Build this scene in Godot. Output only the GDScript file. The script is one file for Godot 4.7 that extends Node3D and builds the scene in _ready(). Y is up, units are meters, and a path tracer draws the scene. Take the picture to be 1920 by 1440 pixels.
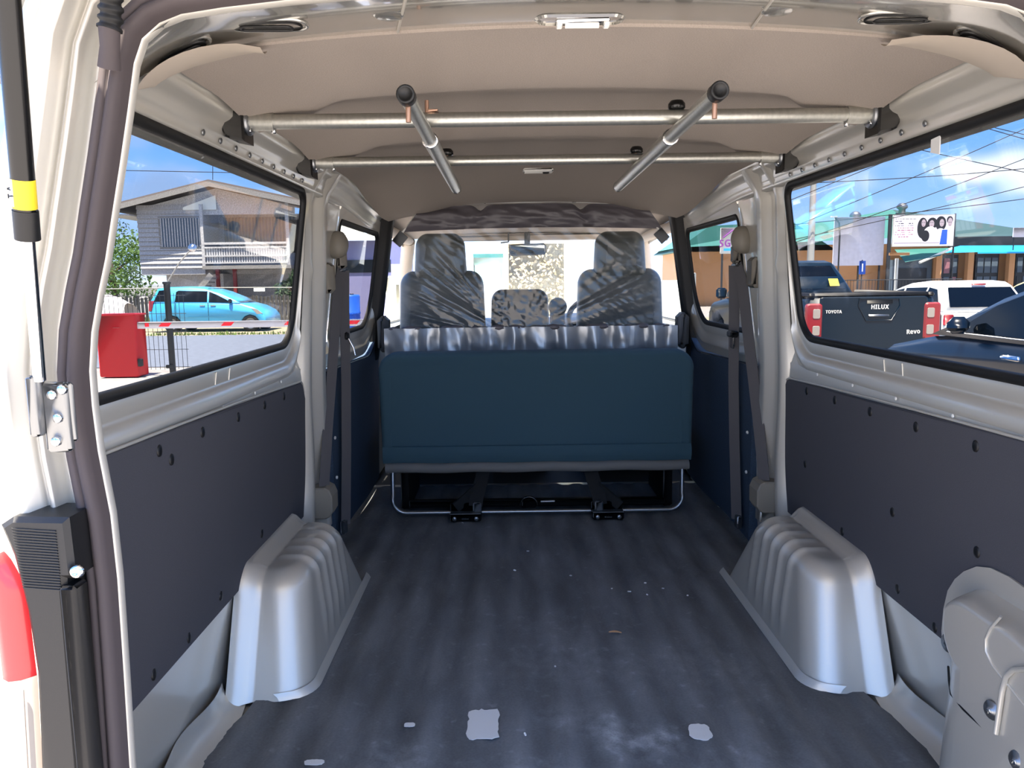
extends Node3D
# A small cargo van seen through its open rear door. Van axes: x right, y up from the load floor, -z towards the windscreen.
# The load floor is y = 0, the street is y = -0.62, the rear opening lies at z = -0.95.

const GROUND := -0.62
var M := {}
var used := {}
var group_id := 1
var rng := RandomNumberGenerator.new()


# ---------------------------------------------------------------- shape helpers
func mk() -> SurfaceTool:
	var st := SurfaceTool.new()
	st.begin(Mesh.PRIMITIVE_TRIANGLES)
	st.set_smooth_group(-1)
	return st


func smooth(st: SurfaceTool) -> void:
	group_id += 1
	st.set_smooth_group(group_id)


func flat(st: SurfaceTool) -> void:
	st.set_smooth_group(-1)


func tri(st: SurfaceTool, a: Vector3, b: Vector3, c: Vector3) -> void:
	st.add_vertex(a)
	st.add_vertex(c)
	st.add_vertex(b)


func quad(st: SurfaceTool, a: Vector3, b: Vector3, c: Vector3, d: Vector3) -> void:
	tri(st, a, b, c)
	tri(st, a, c, d)


# rows: Array of PackedVector3Array, all the same length
func skin(st: SurfaceTool, rows: Array, closed := false, round_ := false) -> void:
	var n: int = rows.size()
	var w: int = rows[0].size()
	for i in range(n if round_ else n - 1):
		var a: PackedVector3Array = rows[i]
		var b: PackedVector3Array = rows[(i + 1) % n]
		for j in range(w if closed else w - 1):
			var k := (j + 1) % w
			quad(st, a[j], b[j], b[k], a[k])


func grid(st: SurfaceTool, nu: int, nv: int, f: Callable) -> void:
	smooth(st)
	var rows := []
	for i in nu + 1:
		var r := PackedVector3Array()
		for j in nv + 1:
			r.append(f.call(float(i) / nu, float(j) / nv))
		rows.append(r)
	skin(st, rows)
	flat(st)


# box with chamfered edges, placed by a transform
func box(st: SurfaceTool, c: Vector3, size: Vector3, b := 0.0, t := Transform3D()) -> void:
	var h := size * 0.5
	b = minf(b, minf(h.x, minf(h.y, h.z)) * 0.98)
	if b <= 0.0:
		var p := []
		for i in 8:
			p.append(t * (c + Vector3(h.x if i & 1 else -h.x, h.y if i & 2 else -h.y, h.z if i & 4 else -h.z)))
		quad(st, p[0], p[4], p[6], p[2])
		quad(st, p[1], p[3], p[7], p[5])
		quad(st, p[0], p[1], p[5], p[4])
		quad(st, p[2], p[6], p[7], p[3])
		quad(st, p[0], p[2], p[3], p[1])
		quad(st, p[4], p[5], p[7], p[6])
		return
	var f := func(sx: float, sy: float, sz: float, ax: int) -> Vector3:
		var v := Vector3(sx * (h.x - b), sy * (h.y - b), sz * (h.z - b))
		if ax == 0: v.x = sx * h.x
		elif ax == 1: v.y = sy * h.y
		else: v.z = sz * h.z
		return t * (c + v)
	smooth(st)
	for s in [-1.0, 1.0]:
		quad(st, f.call(s, -1.0, -s, 0), f.call(s, -1.0, s, 0) if false else f.call(s, 1.0, -s, 0), f.call(s, 1.0, s, 0), f.call(s, -1.0, s, 0))
		quad(st, f.call(-1.0, s, s, 1), f.call(1.0, s, s, 1), f.call(1.0, s, -s, 1), f.call(-1.0, s, -s, 1))
		quad(st, f.call(-s, -1.0, s, 2), f.call(s, -1.0, s, 2), f.call(s, 1.0, s, 2), f.call(-s, 1.0, s, 2))
	for a in [-1.0, 1.0]:
		for e in [-1.0, 1.0]:
			quad(st, f.call(a, e, -1.0, 0), f.call(a, e, 1.0, 0), f.call(a, e, 1.0, 1), f.call(a, e, -1.0, 1))
			quad(st, f.call(a, -1.0, e, 0), f.call(a, 1.0, e, 0), f.call(a, 1.0, e, 2), f.call(a, -1.0, e, 2))
			quad(st, f.call(-1.0, a, e, 1), f.call(1.0, a, e, 1), f.call(1.0, a, e, 2), f.call(-1.0, a, e, 2))
			for g in [-1.0, 1.0]:
				tri(st, f.call(a, e, g, 0), f.call(a, e, g, 1), f.call(a, e, g, 2))
	flat(st)


# swept round (or flattened) section along points
func tube(st: SurfaceTool, pts: Array, r, sides := 12, caps := true, flatten := 1.0, up_hint := Vector3.ZERO) -> void:
	smooth(st)
	var n := pts.size()
	var rows := []
	var side := Vector3.ZERO
	for i in n:
		var d: Vector3 = (pts[mini(i + 1, n - 1)] - pts[maxi(i - 1, 0)]).normalized()
		if i == 0 or up_hint != Vector3.ZERO:
			var u := up_hint if up_hint != Vector3.ZERO else (Vector3.UP if absf(d.y) < 0.9 else Vector3.RIGHT)
			side = u.cross(d).normalized()
		else:
			side = (side - d * side.dot(d)).normalized()
		var other := d.cross(side)
		var rr: float = r[i] if r is Array else r
		var row := PackedVector3Array()
		for k in sides:
			var a := TAU * k / sides
			row.append(pts[i] + side * cos(a) * rr + other * sin(a) * rr * flatten)
		rows.append(row)
	skin(st, rows, true)
	if caps:
		flat(st)
		for e in [0, n - 1]:
			for k in range(1, sides - 1):
				if e == 0: tri(st, rows[e][0], rows[e][k], rows[e][k + 1])
				else: tri(st, rows[e][0], rows[e][k + 1], rows[e][k])
	flat(st)


# flat strap: points, direction of its width at each point, width, thickness
func strap(st: SurfaceTool, pts: Array, wdir: Vector3, w: float, th: float) -> void:
	var n := pts.size()
	var rows := []
	for i in n:
		var d: Vector3 = (pts[mini(i + 1, n - 1)] - pts[maxi(i - 1, 0)]).normalized()
		var a := (wdir - d * wdir.dot(d)).normalized()
		var nn := d.cross(a)
		var row := PackedVector3Array()
		for q in [[-1, -1], [1, -1], [1, 1], [-1, 1]]:
			row.append(pts[i] + a * w * 0.5 * q[0] + nn * th * 0.5 * q[1])
		rows.append(row)
	skin(st, rows, true)
	quad(st, rows[0][0], rows[0][1], rows[0][2], rows[0][3])
	quad(st, rows[n - 1][3], rows[n - 1][2], rows[n - 1][1], rows[n - 1][0])


# turned shape: profile of Vector2(radius, height) about the transform's y axis
func lathe(st: SurfaceTool, prof: Array, t: Transform3D, sides := 20) -> void:
	smooth(st)
	var rows := []
	for p in prof:
		var row := PackedVector3Array()
		for k in sides:
			var a := TAU * k / sides
			row.append(t * Vector3(cos(a) * p.x, p.y, sin(a) * p.x))
		rows.append(row)
	skin(st, rows, true)
	flat(st)


func axis_t(at: Vector3, dir: Vector3) -> Transform3D:
	var y := dir.normalized()
	var x := (Vector3.RIGHT if absf(y.x) < 0.9 else Vector3.FORWARD)
	x = (x - y * x.dot(y)).normalized()
	return Transform3D(Basis(x, y, x.cross(y)), at)


func disc(st: SurfaceTool, at: Vector3, dir: Vector3, r: float, h: float, sides := 16) -> void:
	lathe(st, [Vector2(0.0001, h), Vector2(r * 0.8, h), Vector2(r, h * 0.6), Vector2(r, 0)], axis_t(at, dir), sides)


# outline: PackedVector2Array in the transform's xy plane, extruded along its z from 0 to depth, edges chamfered by b
func prism(st: SurfaceTool, poly: PackedVector2Array, depth: float, t := Transform3D(), b := 0.0, soft := false) -> void:
	if not Geometry2D.is_polygon_clockwise(poly):
		poly = poly.duplicate()
		poly.reverse()
	var n := poly.size()
	var ins := poly.duplicate()
	if b > 0.0:
		for i in n:
			var a := poly[(i + n - 1) % n]
			var c := poly[(i + 1) % n]
			var e1 := (poly[i] - a).normalized()
			var e2 := (c - poly[i]).normalized()
			var n1 := Vector2(e1.y, -e1.x)
			var n2 := Vector2(e2.y, -e2.x)
			var m := (n1 + n2)
			var l := m.length_squared()
			ins[i] = poly[i] + (m * (2.0 * b / l) if l > 0.3 else m * b)
	var idx := Geometry2D.triangulate_polygon(ins)
	var layers := []
	if b > 0.0:
		layers = [[ins, 0.0], [poly, b], [poly, depth - b], [ins, depth]]
	else:
		layers = [[poly, 0.0], [poly, depth]]
	for k in range(0, idx.size(), 3):
		var p0 := ins[idx[k]]
		var p1 := ins[idx[k + 1]]
		var p2 := ins[idx[k + 2]]
		tri(st, t * Vector3(p0.x, p0.y, 0), t * Vector3(p1.x, p1.y, 0), t * Vector3(p2.x, p2.y, 0))
		tri(st, t * Vector3(p0.x, p0.y, depth), t * Vector3(p2.x, p2.y, depth), t * Vector3(p1.x, p1.y, depth))
	if soft: smooth(st)
	for L in layers.size() - 1:
		for i in n:
			var j := (i + 1) % n
			var A: PackedVector2Array = layers[L][0]
			var B: PackedVector2Array = layers[L + 1][0]
			var za: float = layers[L][1]
			var zb: float = layers[L + 1][1]
			quad(st, t * Vector3(A[i].x, A[i].y, za), t * Vector3(A[j].x, A[j].y, za), t * Vector3(B[j].x, B[j].y, zb), t * Vector3(B[i].x, B[i].y, zb))
	flat(st)


# rounded rectangle; radii for corners (min,min), (max,min), (max,max), (min,max)
func rrect(x0: float, x1: float, y0: float, y1: float, rad: Array, n := 8) -> PackedVector2Array:
	var out := PackedVector2Array()
	var cs := [[x0, y0, 1, 1, PI], [x1, y0, -1, 1, 1.5 * PI], [x1, y1, -1, -1, 0.0], [x0, y1, 1, -1, 0.5 * PI]]
	for k in 4:
		var r: float = maxf(rad[k], 0.0005)
		var c := Vector2(cs[k][0] + cs[k][2] * r, cs[k][1] + cs[k][3] * r)
		for i in n + 1:
			var a: float = cs[k][4] + 0.5 * PI * i / n
			out.append(c + Vector2(cos(a), sin(a)) * r)
	return out


func pv(a: Array) -> PackedVector2Array:
	var o := PackedVector2Array()
	for p in a: o.append(Vector2(p[0], p[1]))
	return o


func ellipse(cx: float, cy: float, rx: float, ry: float, n := 20) -> PackedVector2Array:
	var o := PackedVector2Array()
	for i in n: o.append(Vector2(cx + rx * cos(TAU * i / n), cy + ry * sin(TAU * i / n)))
	return o


# ---------------------------------------------------------------- object helpers
func obj(called: String, st: SurfaceTool, m: Material, parent: Node = self) -> MeshInstance3D:
	st.generate_normals()
	var o := MeshInstance3D.new()
	o.mesh = st.commit()
	o.material_override = m
	o.name = numbered(called) if parent == self else called
	parent.add_child(o, true)
	return o


func same(called: String, mesh: Mesh, m: Material, parent: Node, t: Transform3D) -> MeshInstance3D:
	var o := MeshInstance3D.new()
	o.mesh = mesh
	o.material_override = m
	o.name = numbered(called) if parent == self else called
	parent.add_child(o, true)
	o.transform = t
	return o


func numbered(called: String) -> String:
	if not used.has(called):
		used[called] = 0
		return called
	used[called] += 1
	return "%s_%03d" % [called, used[called]]


func tag(o: Node, label: String, category: String, group := "") -> Node:
	o.set_meta("label", label)
	o.set_meta("category", category)
	if group: o.set_meta("group", group)
	return o


func thing(called: String, label: String, category: String, group := "", at := Vector3.ZERO) -> Node3D:
	var o := Node3D.new()
	o.name = numbered(called)
	add_child(o)
	o.position = at
	tag(o, label, category, group)
	return o


func structure(called: String) -> Node3D:
	var o := Node3D.new()
	o.name = called
	add_child(o)
	o.set_meta("kind", "structure")
	return o


func text_mesh(txt: String, height: float, m: Material, parent: Node, t: Transform3D, called := "lettering", depth := 0.004) -> MeshInstance3D:
	var f := SystemFont.new()
	f.font_names = PackedStringArray(["Droid Sans"])
	f.font_weight = 700
	var tm := TextMesh.new()
	tm.text = txt
	tm.font = f
	tm.font_size = 64
	tm.pixel_size = height / 46.0
	tm.depth = depth
	var o := MeshInstance3D.new()
	o.mesh = tm
	o.material_override = m
	o.name = called
	parent.add_child(o, true)
	o.transform = t
	return o


# ---------------------------------------------------------------- materials
func mat(called: String, c: Color, rough := 0.6, metal := 0.0) -> StandardMaterial3D:
	var m := StandardMaterial3D.new()
	m.resource_name = called
	m.albedo_color = c
	m.roughness = rough
	m.metallic = metal
	m.cull_mode = BaseMaterial3D.CULL_DISABLED
	M[called] = m
	return m


func noise_tex(size: int, freq: float, lo: Color, hi: Color, seed_ := 1, oct := 4, type := FastNoiseLite.TYPE_SIMPLEX_SMOOTH) -> NoiseTexture2D:
	var n := FastNoiseLite.new()
	n.noise_type = type
	n.seed = seed_
	n.frequency = freq
	n.fractal_octaves = oct
	var t := NoiseTexture2D.new()
	t.width = size
	t.height = size
	t.seamless = true
	t.noise = n
	var g := Gradient.new()
	g.set_color(0, lo)
	g.set_color(1, hi)
	t.color_ramp = g
	return t


# fine grain in the colour and relief of a material, in world axes
func grain(m: StandardMaterial3D, per_metre: float, freq: float, lo: float, hi: float, relief := 0.0, seed_ := 3) -> void:
	m.albedo_texture = noise_tex(256, freq, Color(lo, lo, lo), Color(hi, hi, hi), seed_)
	m.uv1_triplanar = true
	m.uv1_world_triplanar = true
	m.uv1_scale = Vector3.ONE * per_metre
	if relief > 0.0:
		m.heightmap_enabled = true
		m.heightmap_texture = noise_tex(256, freq * 1.7, Color.BLACK, Color.WHITE, seed_ + 9)
		m.heightmap_scale = relief


func pane(called: String, c: Color, a: float) -> StandardMaterial3D:
	var m := mat(called, Color(c.r, c.g, c.b, a), 0.02, 0.0)
	m.transparency = BaseMaterial3D.TRANSPARENCY_ALPHA
	return m


func materials() -> void:
	var m: StandardMaterial3D
	m = mat("silver", Color(0.80, 0.785, 0.745), 0.42, 0.5)
	m.clearcoat_enabled = true
	m.clearcoat = 0.6
	m.clearcoat_roughness = 0.12
	m = mat("silver_header", Color(0.72, 0.71, 0.68), 0.2, 0.75)
	m.clearcoat_enabled = true
	m.clearcoat = 0.8
	m.clearcoat_roughness = 0.05
	m = mat("headliner", Color(0.62, 0.58, 0.545), 0.95)
	grain(m, 14.0, 0.09, 0.88, 1.0, 0.03)
	m = mat("beige_trim", Color(0.70, 0.655, 0.60), 0.6)
	m = mat("floor_mat", Color(1, 1, 1), 0.82)
	m = mat("liner", Color(0.275, 0.28, 0.31), 0.9)
	grain(m, 22.0, 0.09, 0.80, 1.0, 0.015, 5)
	m = mat("door_lining", Color(0.18, 0.26, 0.35), 0.8)
	grain(m, 9.0, 0.05, 0.75, 1.0, 0.03, 7)
	m = mat("bench_cloth", Color(0.235, 0.37, 0.43), 0.88)
	grain(m, 26.0, 0.12, 0.72, 1.0, 0.05, 11)
	m.rim_enabled = true
	m.rim = 0.3
	m = mat("bench_piping", Color(0.42, 0.42, 0.41), 0.8)
	m = mat("seat_vinyl", Color(0.17, 0.19, 0.19), 0.45)
	m = mat("clip_black", Color(0.03, 0.03, 0.035), 0.5)
	m = mat("black_plastic", Color(0.085, 0.085, 0.09), 0.48)
	grain(m, 30.0, 0.1, 0.8, 1.0, 0.01, 13)
	m = mat("gloss_black", Color(0.03, 0.03, 0.032), 0.25)
	m = mat("rubber", Color(0.025, 0.027, 0.03), 0.6)
	m = mat("seal_rubber", Color(0.27, 0.24, 0.245), 0.75)
	m = mat("webbing", Color(0.34, 0.33, 0.335), 0.85)
	m = mat("webbing_black", Color(0.06, 0.065, 0.07), 0.85)
	m = mat("belt_cover", Color(0.50, 0.475, 0.43), 0.55)
	m = mat("galvanised", Color(0.77, 0.77, 0.74), 0.36, 0.85)
	grain(m, 7.0, 0.05, 0.88, 1.0, 0.0, 17)
	m = mat("chrome", Color(0.82, 0.82, 0.82), 0.12, 1.0)
	m = mat("steel", Color(0.55, 0.56, 0.57), 0.35, 0.9)
	m = mat("copper", Color(0.70, 0.56, 0.48), 0.4, 0.7)
	m = mat("white_plastic", Color(0.86, 0.86, 0.84), 0.4)
	m = mat("paper", Color(0.95, 0.95, 0.94), 0.8)
	grain(m, 40.0, 0.08, 0.84, 1.0, 0.05, 19)
	m = mat("leaf", Color(0.72, 0.56, 0.40), 0.8)
	m = mat("yellow_label", Color(0.90, 0.78, 0.16), 0.5)
	m = mat("red_lens", Color(0.52, 0.0, 0.05), 0.12)
	m.clearcoat_enabled = true
	m = mat("clear_lens", Color(0.58, 0.55, 0.52), 0.14)
	m.clearcoat_enabled = true
	m = mat("amber_lens", Color(0.95, 0.55, 0.2), 0.14)
	m = mat("vinyl_dark", Color(0.34, 0.325, 0.345), 0.42)
	m = mat("vinyl_silver", Color(0.62, 0.64, 0.66), 0.28, 0.5)
	m = pane("tint", Color(0.01, 0.012, 0.016), 0.63)
	m = pane("windscreen", Color(0.6, 0.7, 0.65), 0.06)
	m = pane("film", Color(0.72, 0.76, 0.74), 0.055)
	m.roughness = 0.09
	m = mat("mirror_glass", Color(0.75, 0.78, 0.78), 0.03, 1.0)
	m = mat("dash_plastic", Color(0.58, 0.58, 0.55), 0.6)
	m = mat("grey_plastic", Color(0.34, 0.35, 0.36), 0.5)
	# outside
	m = mat("asphalt", Color(0.62, 0.60, 0.585), 0.9)
	grain(m, 0.5, 0.05, 0.82, 1.0, 0.0, 23)
	m = mat("road", Color(0.41, 0.44, 0.50), 0.9)
	grain(m, 0.4, 0.05, 0.85, 1.0, 0.0, 29)
	m = mat("verge", Color(0.66, 0.62, 0.52), 0.95)
	grain(m, 0.6, 0.08, 0.75, 1.0, 0.0, 31)
	m = mat("grass", Color(0.36, 0.44, 0.20), 0.9)
	m = mat("leaves", Color(0.25, 0.36, 0.17), 0.8)
	m.backlight_enabled = true
	m.backlight = Color(0.3, 0.4, 0.1)
	m = mat("leaves_dark", Color(0.17, 0.27, 0.15), 0.8)
	m = mat("bark", Color(0.30, 0.25, 0.2), 0.9)
	m = mat("weatherboard", Color(0.77, 0.77, 0.78), 0.75)
	grain(m, 1.4, 0.04, 0.72, 1.0, 0.0, 37)
	m = mat("old_wood", Color(0.62, 0.61, 0.60), 0.85)
	grain(m, 2.0, 0.05, 0.6, 1.0, 0.0, 41)
	m = mat("roof_iron", Color(0.44, 0.40, 0.38), 0.7, 0.2)
	m = mat("louvre", Color(0.22, 0.30, 0.38), 0.25)
	m = mat("red_post", Color(0.45, 0.13, 0.13), 0.7)
	m = mat("barrier_red", Color(0.74, 0.05, 0.12), 0.45)
	m = mat("barrier_white", Color(0.88, 0.88, 0.90), 0.5)
	m = mat("fence_steel", Color(0.16, 0.18, 0.20), 0.5, 0.3)
	m = mat("car_blue", Color(0.23, 0.66, 0.86), 0.25, 0.15)
	m.clearcoat_enabled = true
	m = mat("car_black", Color(0.0, 0.075, 0.13), 0.3, 0.0)
	m = mat("car_navy", Color(0.01, 0.065, 0.13), 0.25, 0.0)
	m = mat("car_white", Color(0.90, 0.91, 0.90), 0.3)
	m.clearcoat_enabled = true
	m = mat("car_yellow", Color(0.93, 0.85, 0.50), 0.3)
	m.clearcoat_enabled = true
	m = mat("car_glass", Color(0.02, 0.03, 0.045), 0.04, 0.0)
	m.metallic_specular = 0.4
	m = mat("tyre", Color(0.04, 0.04, 0.042), 0.85)
	m = mat("wheel_rim", Color(0.55, 0.56, 0.57), 0.3, 0.7)
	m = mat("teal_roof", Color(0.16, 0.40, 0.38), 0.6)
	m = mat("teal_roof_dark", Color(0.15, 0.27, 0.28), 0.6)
	m = mat("awning_blue", Color(0.10, 0.62, 0.86), 0.5)
	m = mat("billboard_white", Color(0.84, 0.86, 0.94), 0.6)
	grain(m, 0.5, 0.03, 0.9, 1.0, 0.0, 43)
	m = mat("ochre", Color(0.74, 0.55, 0.38), 0.8)
	m = mat("shop_dark", Color(0.08, 0.10, 0.12), 0.3)
	m = mat("shop_poster", Color(0.55, 0.38, 0.42), 0.5)
	m = mat("shutter_grey", Color(0.30, 0.36, 0.42), 0.6)
	m = mat("sign_blue", Color(0.10, 0.36, 0.80), 0.5)
	m = mat("sign_purple", Color(0.47, 0.14, 0.55), 0.5)
	m = mat("cable", Color(0.05, 0.05, 0.06), 0.7)
	m = mat("pole_grey", Color(0.62, 0.62, 0.60), 0.6, 0.2)
	m = mat("hedge_tan", Color(0.88, 0.80, 0.62), 0.9)
	grain(m, 1.6, 0.06, 0.45, 1.0, 0.0, 47)
	m = mat("pale_teal", Color(0.62, 0.80, 0.76), 0.5)
	m = mat("wall_white", Color(0.86, 0.88, 0.86), 0.8)
	m = mat("cloth_white", Color(0.80, 0.78, 0.80), 0.8)
	m = mat("wall_lilac", Color(0.50, 0.50, 0.66), 0.8)


# ---------------------------------------------------------------- sky
func make_sky() -> Sky:
	var w := 1024
	var h := 512
	var im := Image.create(w, h, false, Image.FORMAT_RGBF)
	var n := FastNoiseLite.new()
	n.seed = 12
	n.noise_type = FastNoiseLite.TYPE_SIMPLEX_SMOOTH
	n.frequency = 1.5
	n.fractal_octaves = 6
	n.fractal_gain = 0.55
	var n2 := FastNoiseLite.new()
	n2.seed = 40
	n2.frequency = 0.8
	n2.fractal_octaves = 4
	for y in h:
		var el := PI * (0.5 - (y + 0.5) / h)
		var up := sin(el)
		for x in w:
			if el < -0.02:
				im.set_pixel(x, y, Color(0.30, 0.29, 0.28))
				continue
			var az := TAU * (x + 0.5) / w
			var d := Vector3(cos(az) * cos(el), maxf(up, 0.0), sin(az) * cos(el))
			# cloud layer at a fixed height, seen in perspective
			var q := Vector3(d.x, 0, d.z) / (d.y + 0.22) * 0.9
			var c := n.get_noise_3d(q.x, 3.1, q.z)
			var dark := n2.get_noise_3d(q.x * 1.1 + 8.0, 1.7, q.z * 1.1)
			var cover := smoothstep(-0.10, 0.40, c)
			var blue := Color(0.038, 0.15, 0.47).lerp(Color(0.09, 0.25, 0.56), pow(1.0 - clampf(up, 0, 1), 2.5))
			blue = blue.lerp(Color(0.36, 0.47, 0.62), pow(1.0 - clampf(up, 0, 1), 14.0))
			var grey := Color(0.62, 0.66, 0.72).lerp(Color(0.16, 0.24, 0.40), smoothstep(-0.2, 0.4, dark))
			var s := blue.lerp(grey, cover * 0.9)
			im.set_pixel(x, y, s)
	var sm := PanoramaSkyMaterial.new()
	sm.panorama = ImageTexture.create_from_image(im)
	sm.energy_multiplier = 1.0
	var sky := Sky.new()
	sky.sky_material = sm
	return sky


func _ready() -> void:
	rng.seed = 20240607
	# camera: 26 mm phone lens held behind the open tailgate
	var cam := Camera3D.new()
	cam.name = "camera"
	cam.fov = rad_to_deg(2.0 * atan(720.0 / 1440.0))
	cam.near = 0.05
	cam.far = 400.0
	cam.transform = Transform3D(Basis.from_euler(Vector3(-0.1342, -0.0024, -0.0127)), Vector3(-0.105, 0.95, 0.0))
	add_child(cam)
	cam.current = true
	# sky, sun and exposure
	var e := Environment.new()
	e.background_mode = Environment.BG_SKY
	e.sky = make_sky()
	e.tonemap_mode = Environment.TONE_MAPPER_LINEAR
	e.background_energy_multiplier = 1.6
	e.tonemap_exposure = 3.95
	e.sdfgi_enabled = true
	e.ssao_enabled = true
	e.ssil_enabled = true
	var we := WorldEnvironment.new()
	we.name = "surroundings"
	we.environment = e
	add_child(we)
	var sun := DirectionalLight3D.new()
	sun.name = "sun"
	sun.light_color = Color(1.0, 0.955, 0.88)
	sun.light_energy = 3.4
	sun.light_angular_distance = 0.6
	sun.shadow_enabled = true
	var to_sun := Vector3(-0.03, 0.93, 0.30).normalized()
	sun.transform = Transform3D(Basis.looking_at(-to_sun, Vector3.FORWARD), Vector3(0, 20, 0))
	add_child(sun)
	materials()
	print("van shell")
	van_floor()
	van_ceiling()
	for s in [-1.0, 1.0]:
		van_wall(s)
	rear_opening()
	cabin()
	print("fittings")
	for s in [-1.0, 1.0]:
		wheel_arch(s)
		lining(s)
		seat_belt(s)
	rack()
	bench()
	front_seats()
	partition()
	jack_cover()
	rear_corner()
	floor_bits()
	window_tags()
	print("street")
	street()
	house()
	blue_car()
	pickup()
	parked_cars()
	shops()
	front_view()
	wires()
	print("done")


# ---------------------------------------------------------------- van shell
func wall_x(y: float) -> float:
	return 0.768 - 0.147 * maxf(y - 0.5, 0.0)


func pillar_x(y: float) -> float:
	return 0.727 - 0.053 * y


func band_x(y: float) -> float:
	var x := 0.778 - 0.0894 * y
	return x + 0.006


func floor_texture() -> ImageTexture:
	var w := 640
	var h := 1040
	var im := Image.create(w, h, false, Image.FORMAT_RGB8)
	var fine := FastNoiseLite.new()
	fine.seed = 4
	fine.frequency = 0.35
	fine.fractal_octaves = 3
	var patch := FastNoiseLite.new()
	patch.seed = 8
	patch.frequency = 0.012
	patch.fractal_octaves = 5
	var dust := FastNoiseLite.new()
	dust.seed = 15
	dust.frequency = 0.05
	dust.fractal_octaves = 4
	# dusty scuffs on the mat: x, z, half width, half length, strength
	var scuffs := [[0.09, -1.53, 0.06, 0.07, 0.22], [0.155, -1.47, 0.07, 0.05, 0.30], [0.22, -1.50, 0.025, 0.05, 0.25], [-0.02, -1.56, 0.05, 0.06, 0.12], [0.05, -1.80, 0.30, 0.16, 0.08], [-0.35, -1.42, 0.10, 0.07, 0.16], [0.35, -1.40, 0.16, 0.08, 0.10], [-0.10, -1.38, 0.2, 0.05, 0.14], [0.42, -1.75, 0.12, 0.18, 0.07], [-0.02, -2.05, 0.20, 0.10, 0.05]]
	for j in h:
		var z := -3.55 + 2.6 * (j + 0.5) / h
		for i in w:
			var x := -0.8 + 1.6 * (i + 0.5) / w
			var v := 0.385 + 0.04 * fine.get_noise_2d(i, j) + 0.10 * patch.get_noise_2d(i * 1.8, j * 0.45) + 0.018 * cos(x * TAU / 0.098)
			var g := dust.get_noise_2d(i, j)
			var add := 0.0
			for s in scuffs:
				var dx: float = (x - s[0]) / s[2]
				var dz: float = (z - s[1]) / s[3]
				var q := dx * dx + dz * dz
				if q < 2.2: add += 0.6 * s[4] * clampf(exp(-q * 1.3) * (0.75 + 1.1 * g + 0.5 * fine.get_noise_2d(i * 2, j * 2)), 0, 1)
			if g > 0.42: add += (g - 0.42) * 0.25
			v += add
			im.set_pixel(i, j, Color(v * 0.97, v * 1.0, v * 1.03))
	return ImageTexture.create_from_image(im)


func van_floor() -> void:
	var m: StandardMaterial3D = M["floor_mat"]
	m.albedo_texture = floor_texture()
	m.uv1_triplanar = true
	m.uv1_world_triplanar = true
	m.uv1_scale = Vector3(1.0 / 1.6, 1.0 / 1.6, 1.0 / 2.6)
	m.uv1_offset = Vector3(0.5, 0.0, 3.55 / 2.6)
	m.heightmap_enabled = true
	m.heightmap_texture = noise_tex(512, 0.2, Color.BLACK, Color.WHITE, 77)
	m.heightmap_scale = 0.06
	var f := structure("floor")
	# ribbed mat laid over the corrugated steel floor, cut round the wheel arches
	var st := mk()
	grid(st, 150, 60, func(u, v):
		var z: float = lerpf(-0.96, -3.5, v)
		var half := 0.765
		if z < -1.42 and z > -1.66: half = lerpf(0.765, 0.70, smoothstep(-1.42, -1.62, z))
		elif z <= -1.66 and z > -2.36: half = 0.70
		half += 0.006 * sin(z * 31.0) + 0.004 * sin(z * 83.0)
		var x: float = lerpf(-half, half, u)
		var c := cos(x * TAU / 0.098)
		return Vector3(x, 0.001 + 0.0028 * clampf(c * 1.6, -1.0, 1.0), z))
	obj("floor_mat", st, m, f)
	st = mk()
	box(st, Vector3(0, -0.045, -2.25), Vector3(1.66, 0.08, 2.62), 0.01)
	obj("floor_pan", st, M["silver"], f)
	# painted coves along the foot of both walls
	for s in [-1.0, 1.0]:
		st = mk()
		grid(st, 30, 6, func(u, v):
			var z: float = lerpf(-0.97, -1.642, u)
			var a: float = v * PI * 0.5
			var wob := 0.008 * sin(z * 23.0)
			return Vector3(s * (0.768 - 0.05 * (1.0 - sin(a)) * 1.0 - wob), -0.002 + 0.055 * (1.0 - cos(a)), z))
		obj("floor_cove", st, M["silver"], f)


func ceil_y(x: float, z: float) -> float:
	var y := 1.328 - 0.095 * x * x - 0.25 * pow(maxf(absf(x) - 0.5, 0.0), 1.5)
	for r in [[-1.50, 0.022], [-1.99, 0.022]]:
		var zr: float = r[0] - 0.15 * smoothstep(0.40, 0.56, absf(x))
		var t := z - zr
		var k := smoothstep(0.26, 0.0, t) if t > 0 else smoothstep(-0.06, 0.0, t)
		y -= r[1] * k
	y -= 0.055 * smoothstep(-2.62, -3.25, z)
	y -= 0.02 * smoothstep(-2.55, -2.85, z) * smoothstep(0.30, 0.46, absf(x))
	return y


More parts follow.
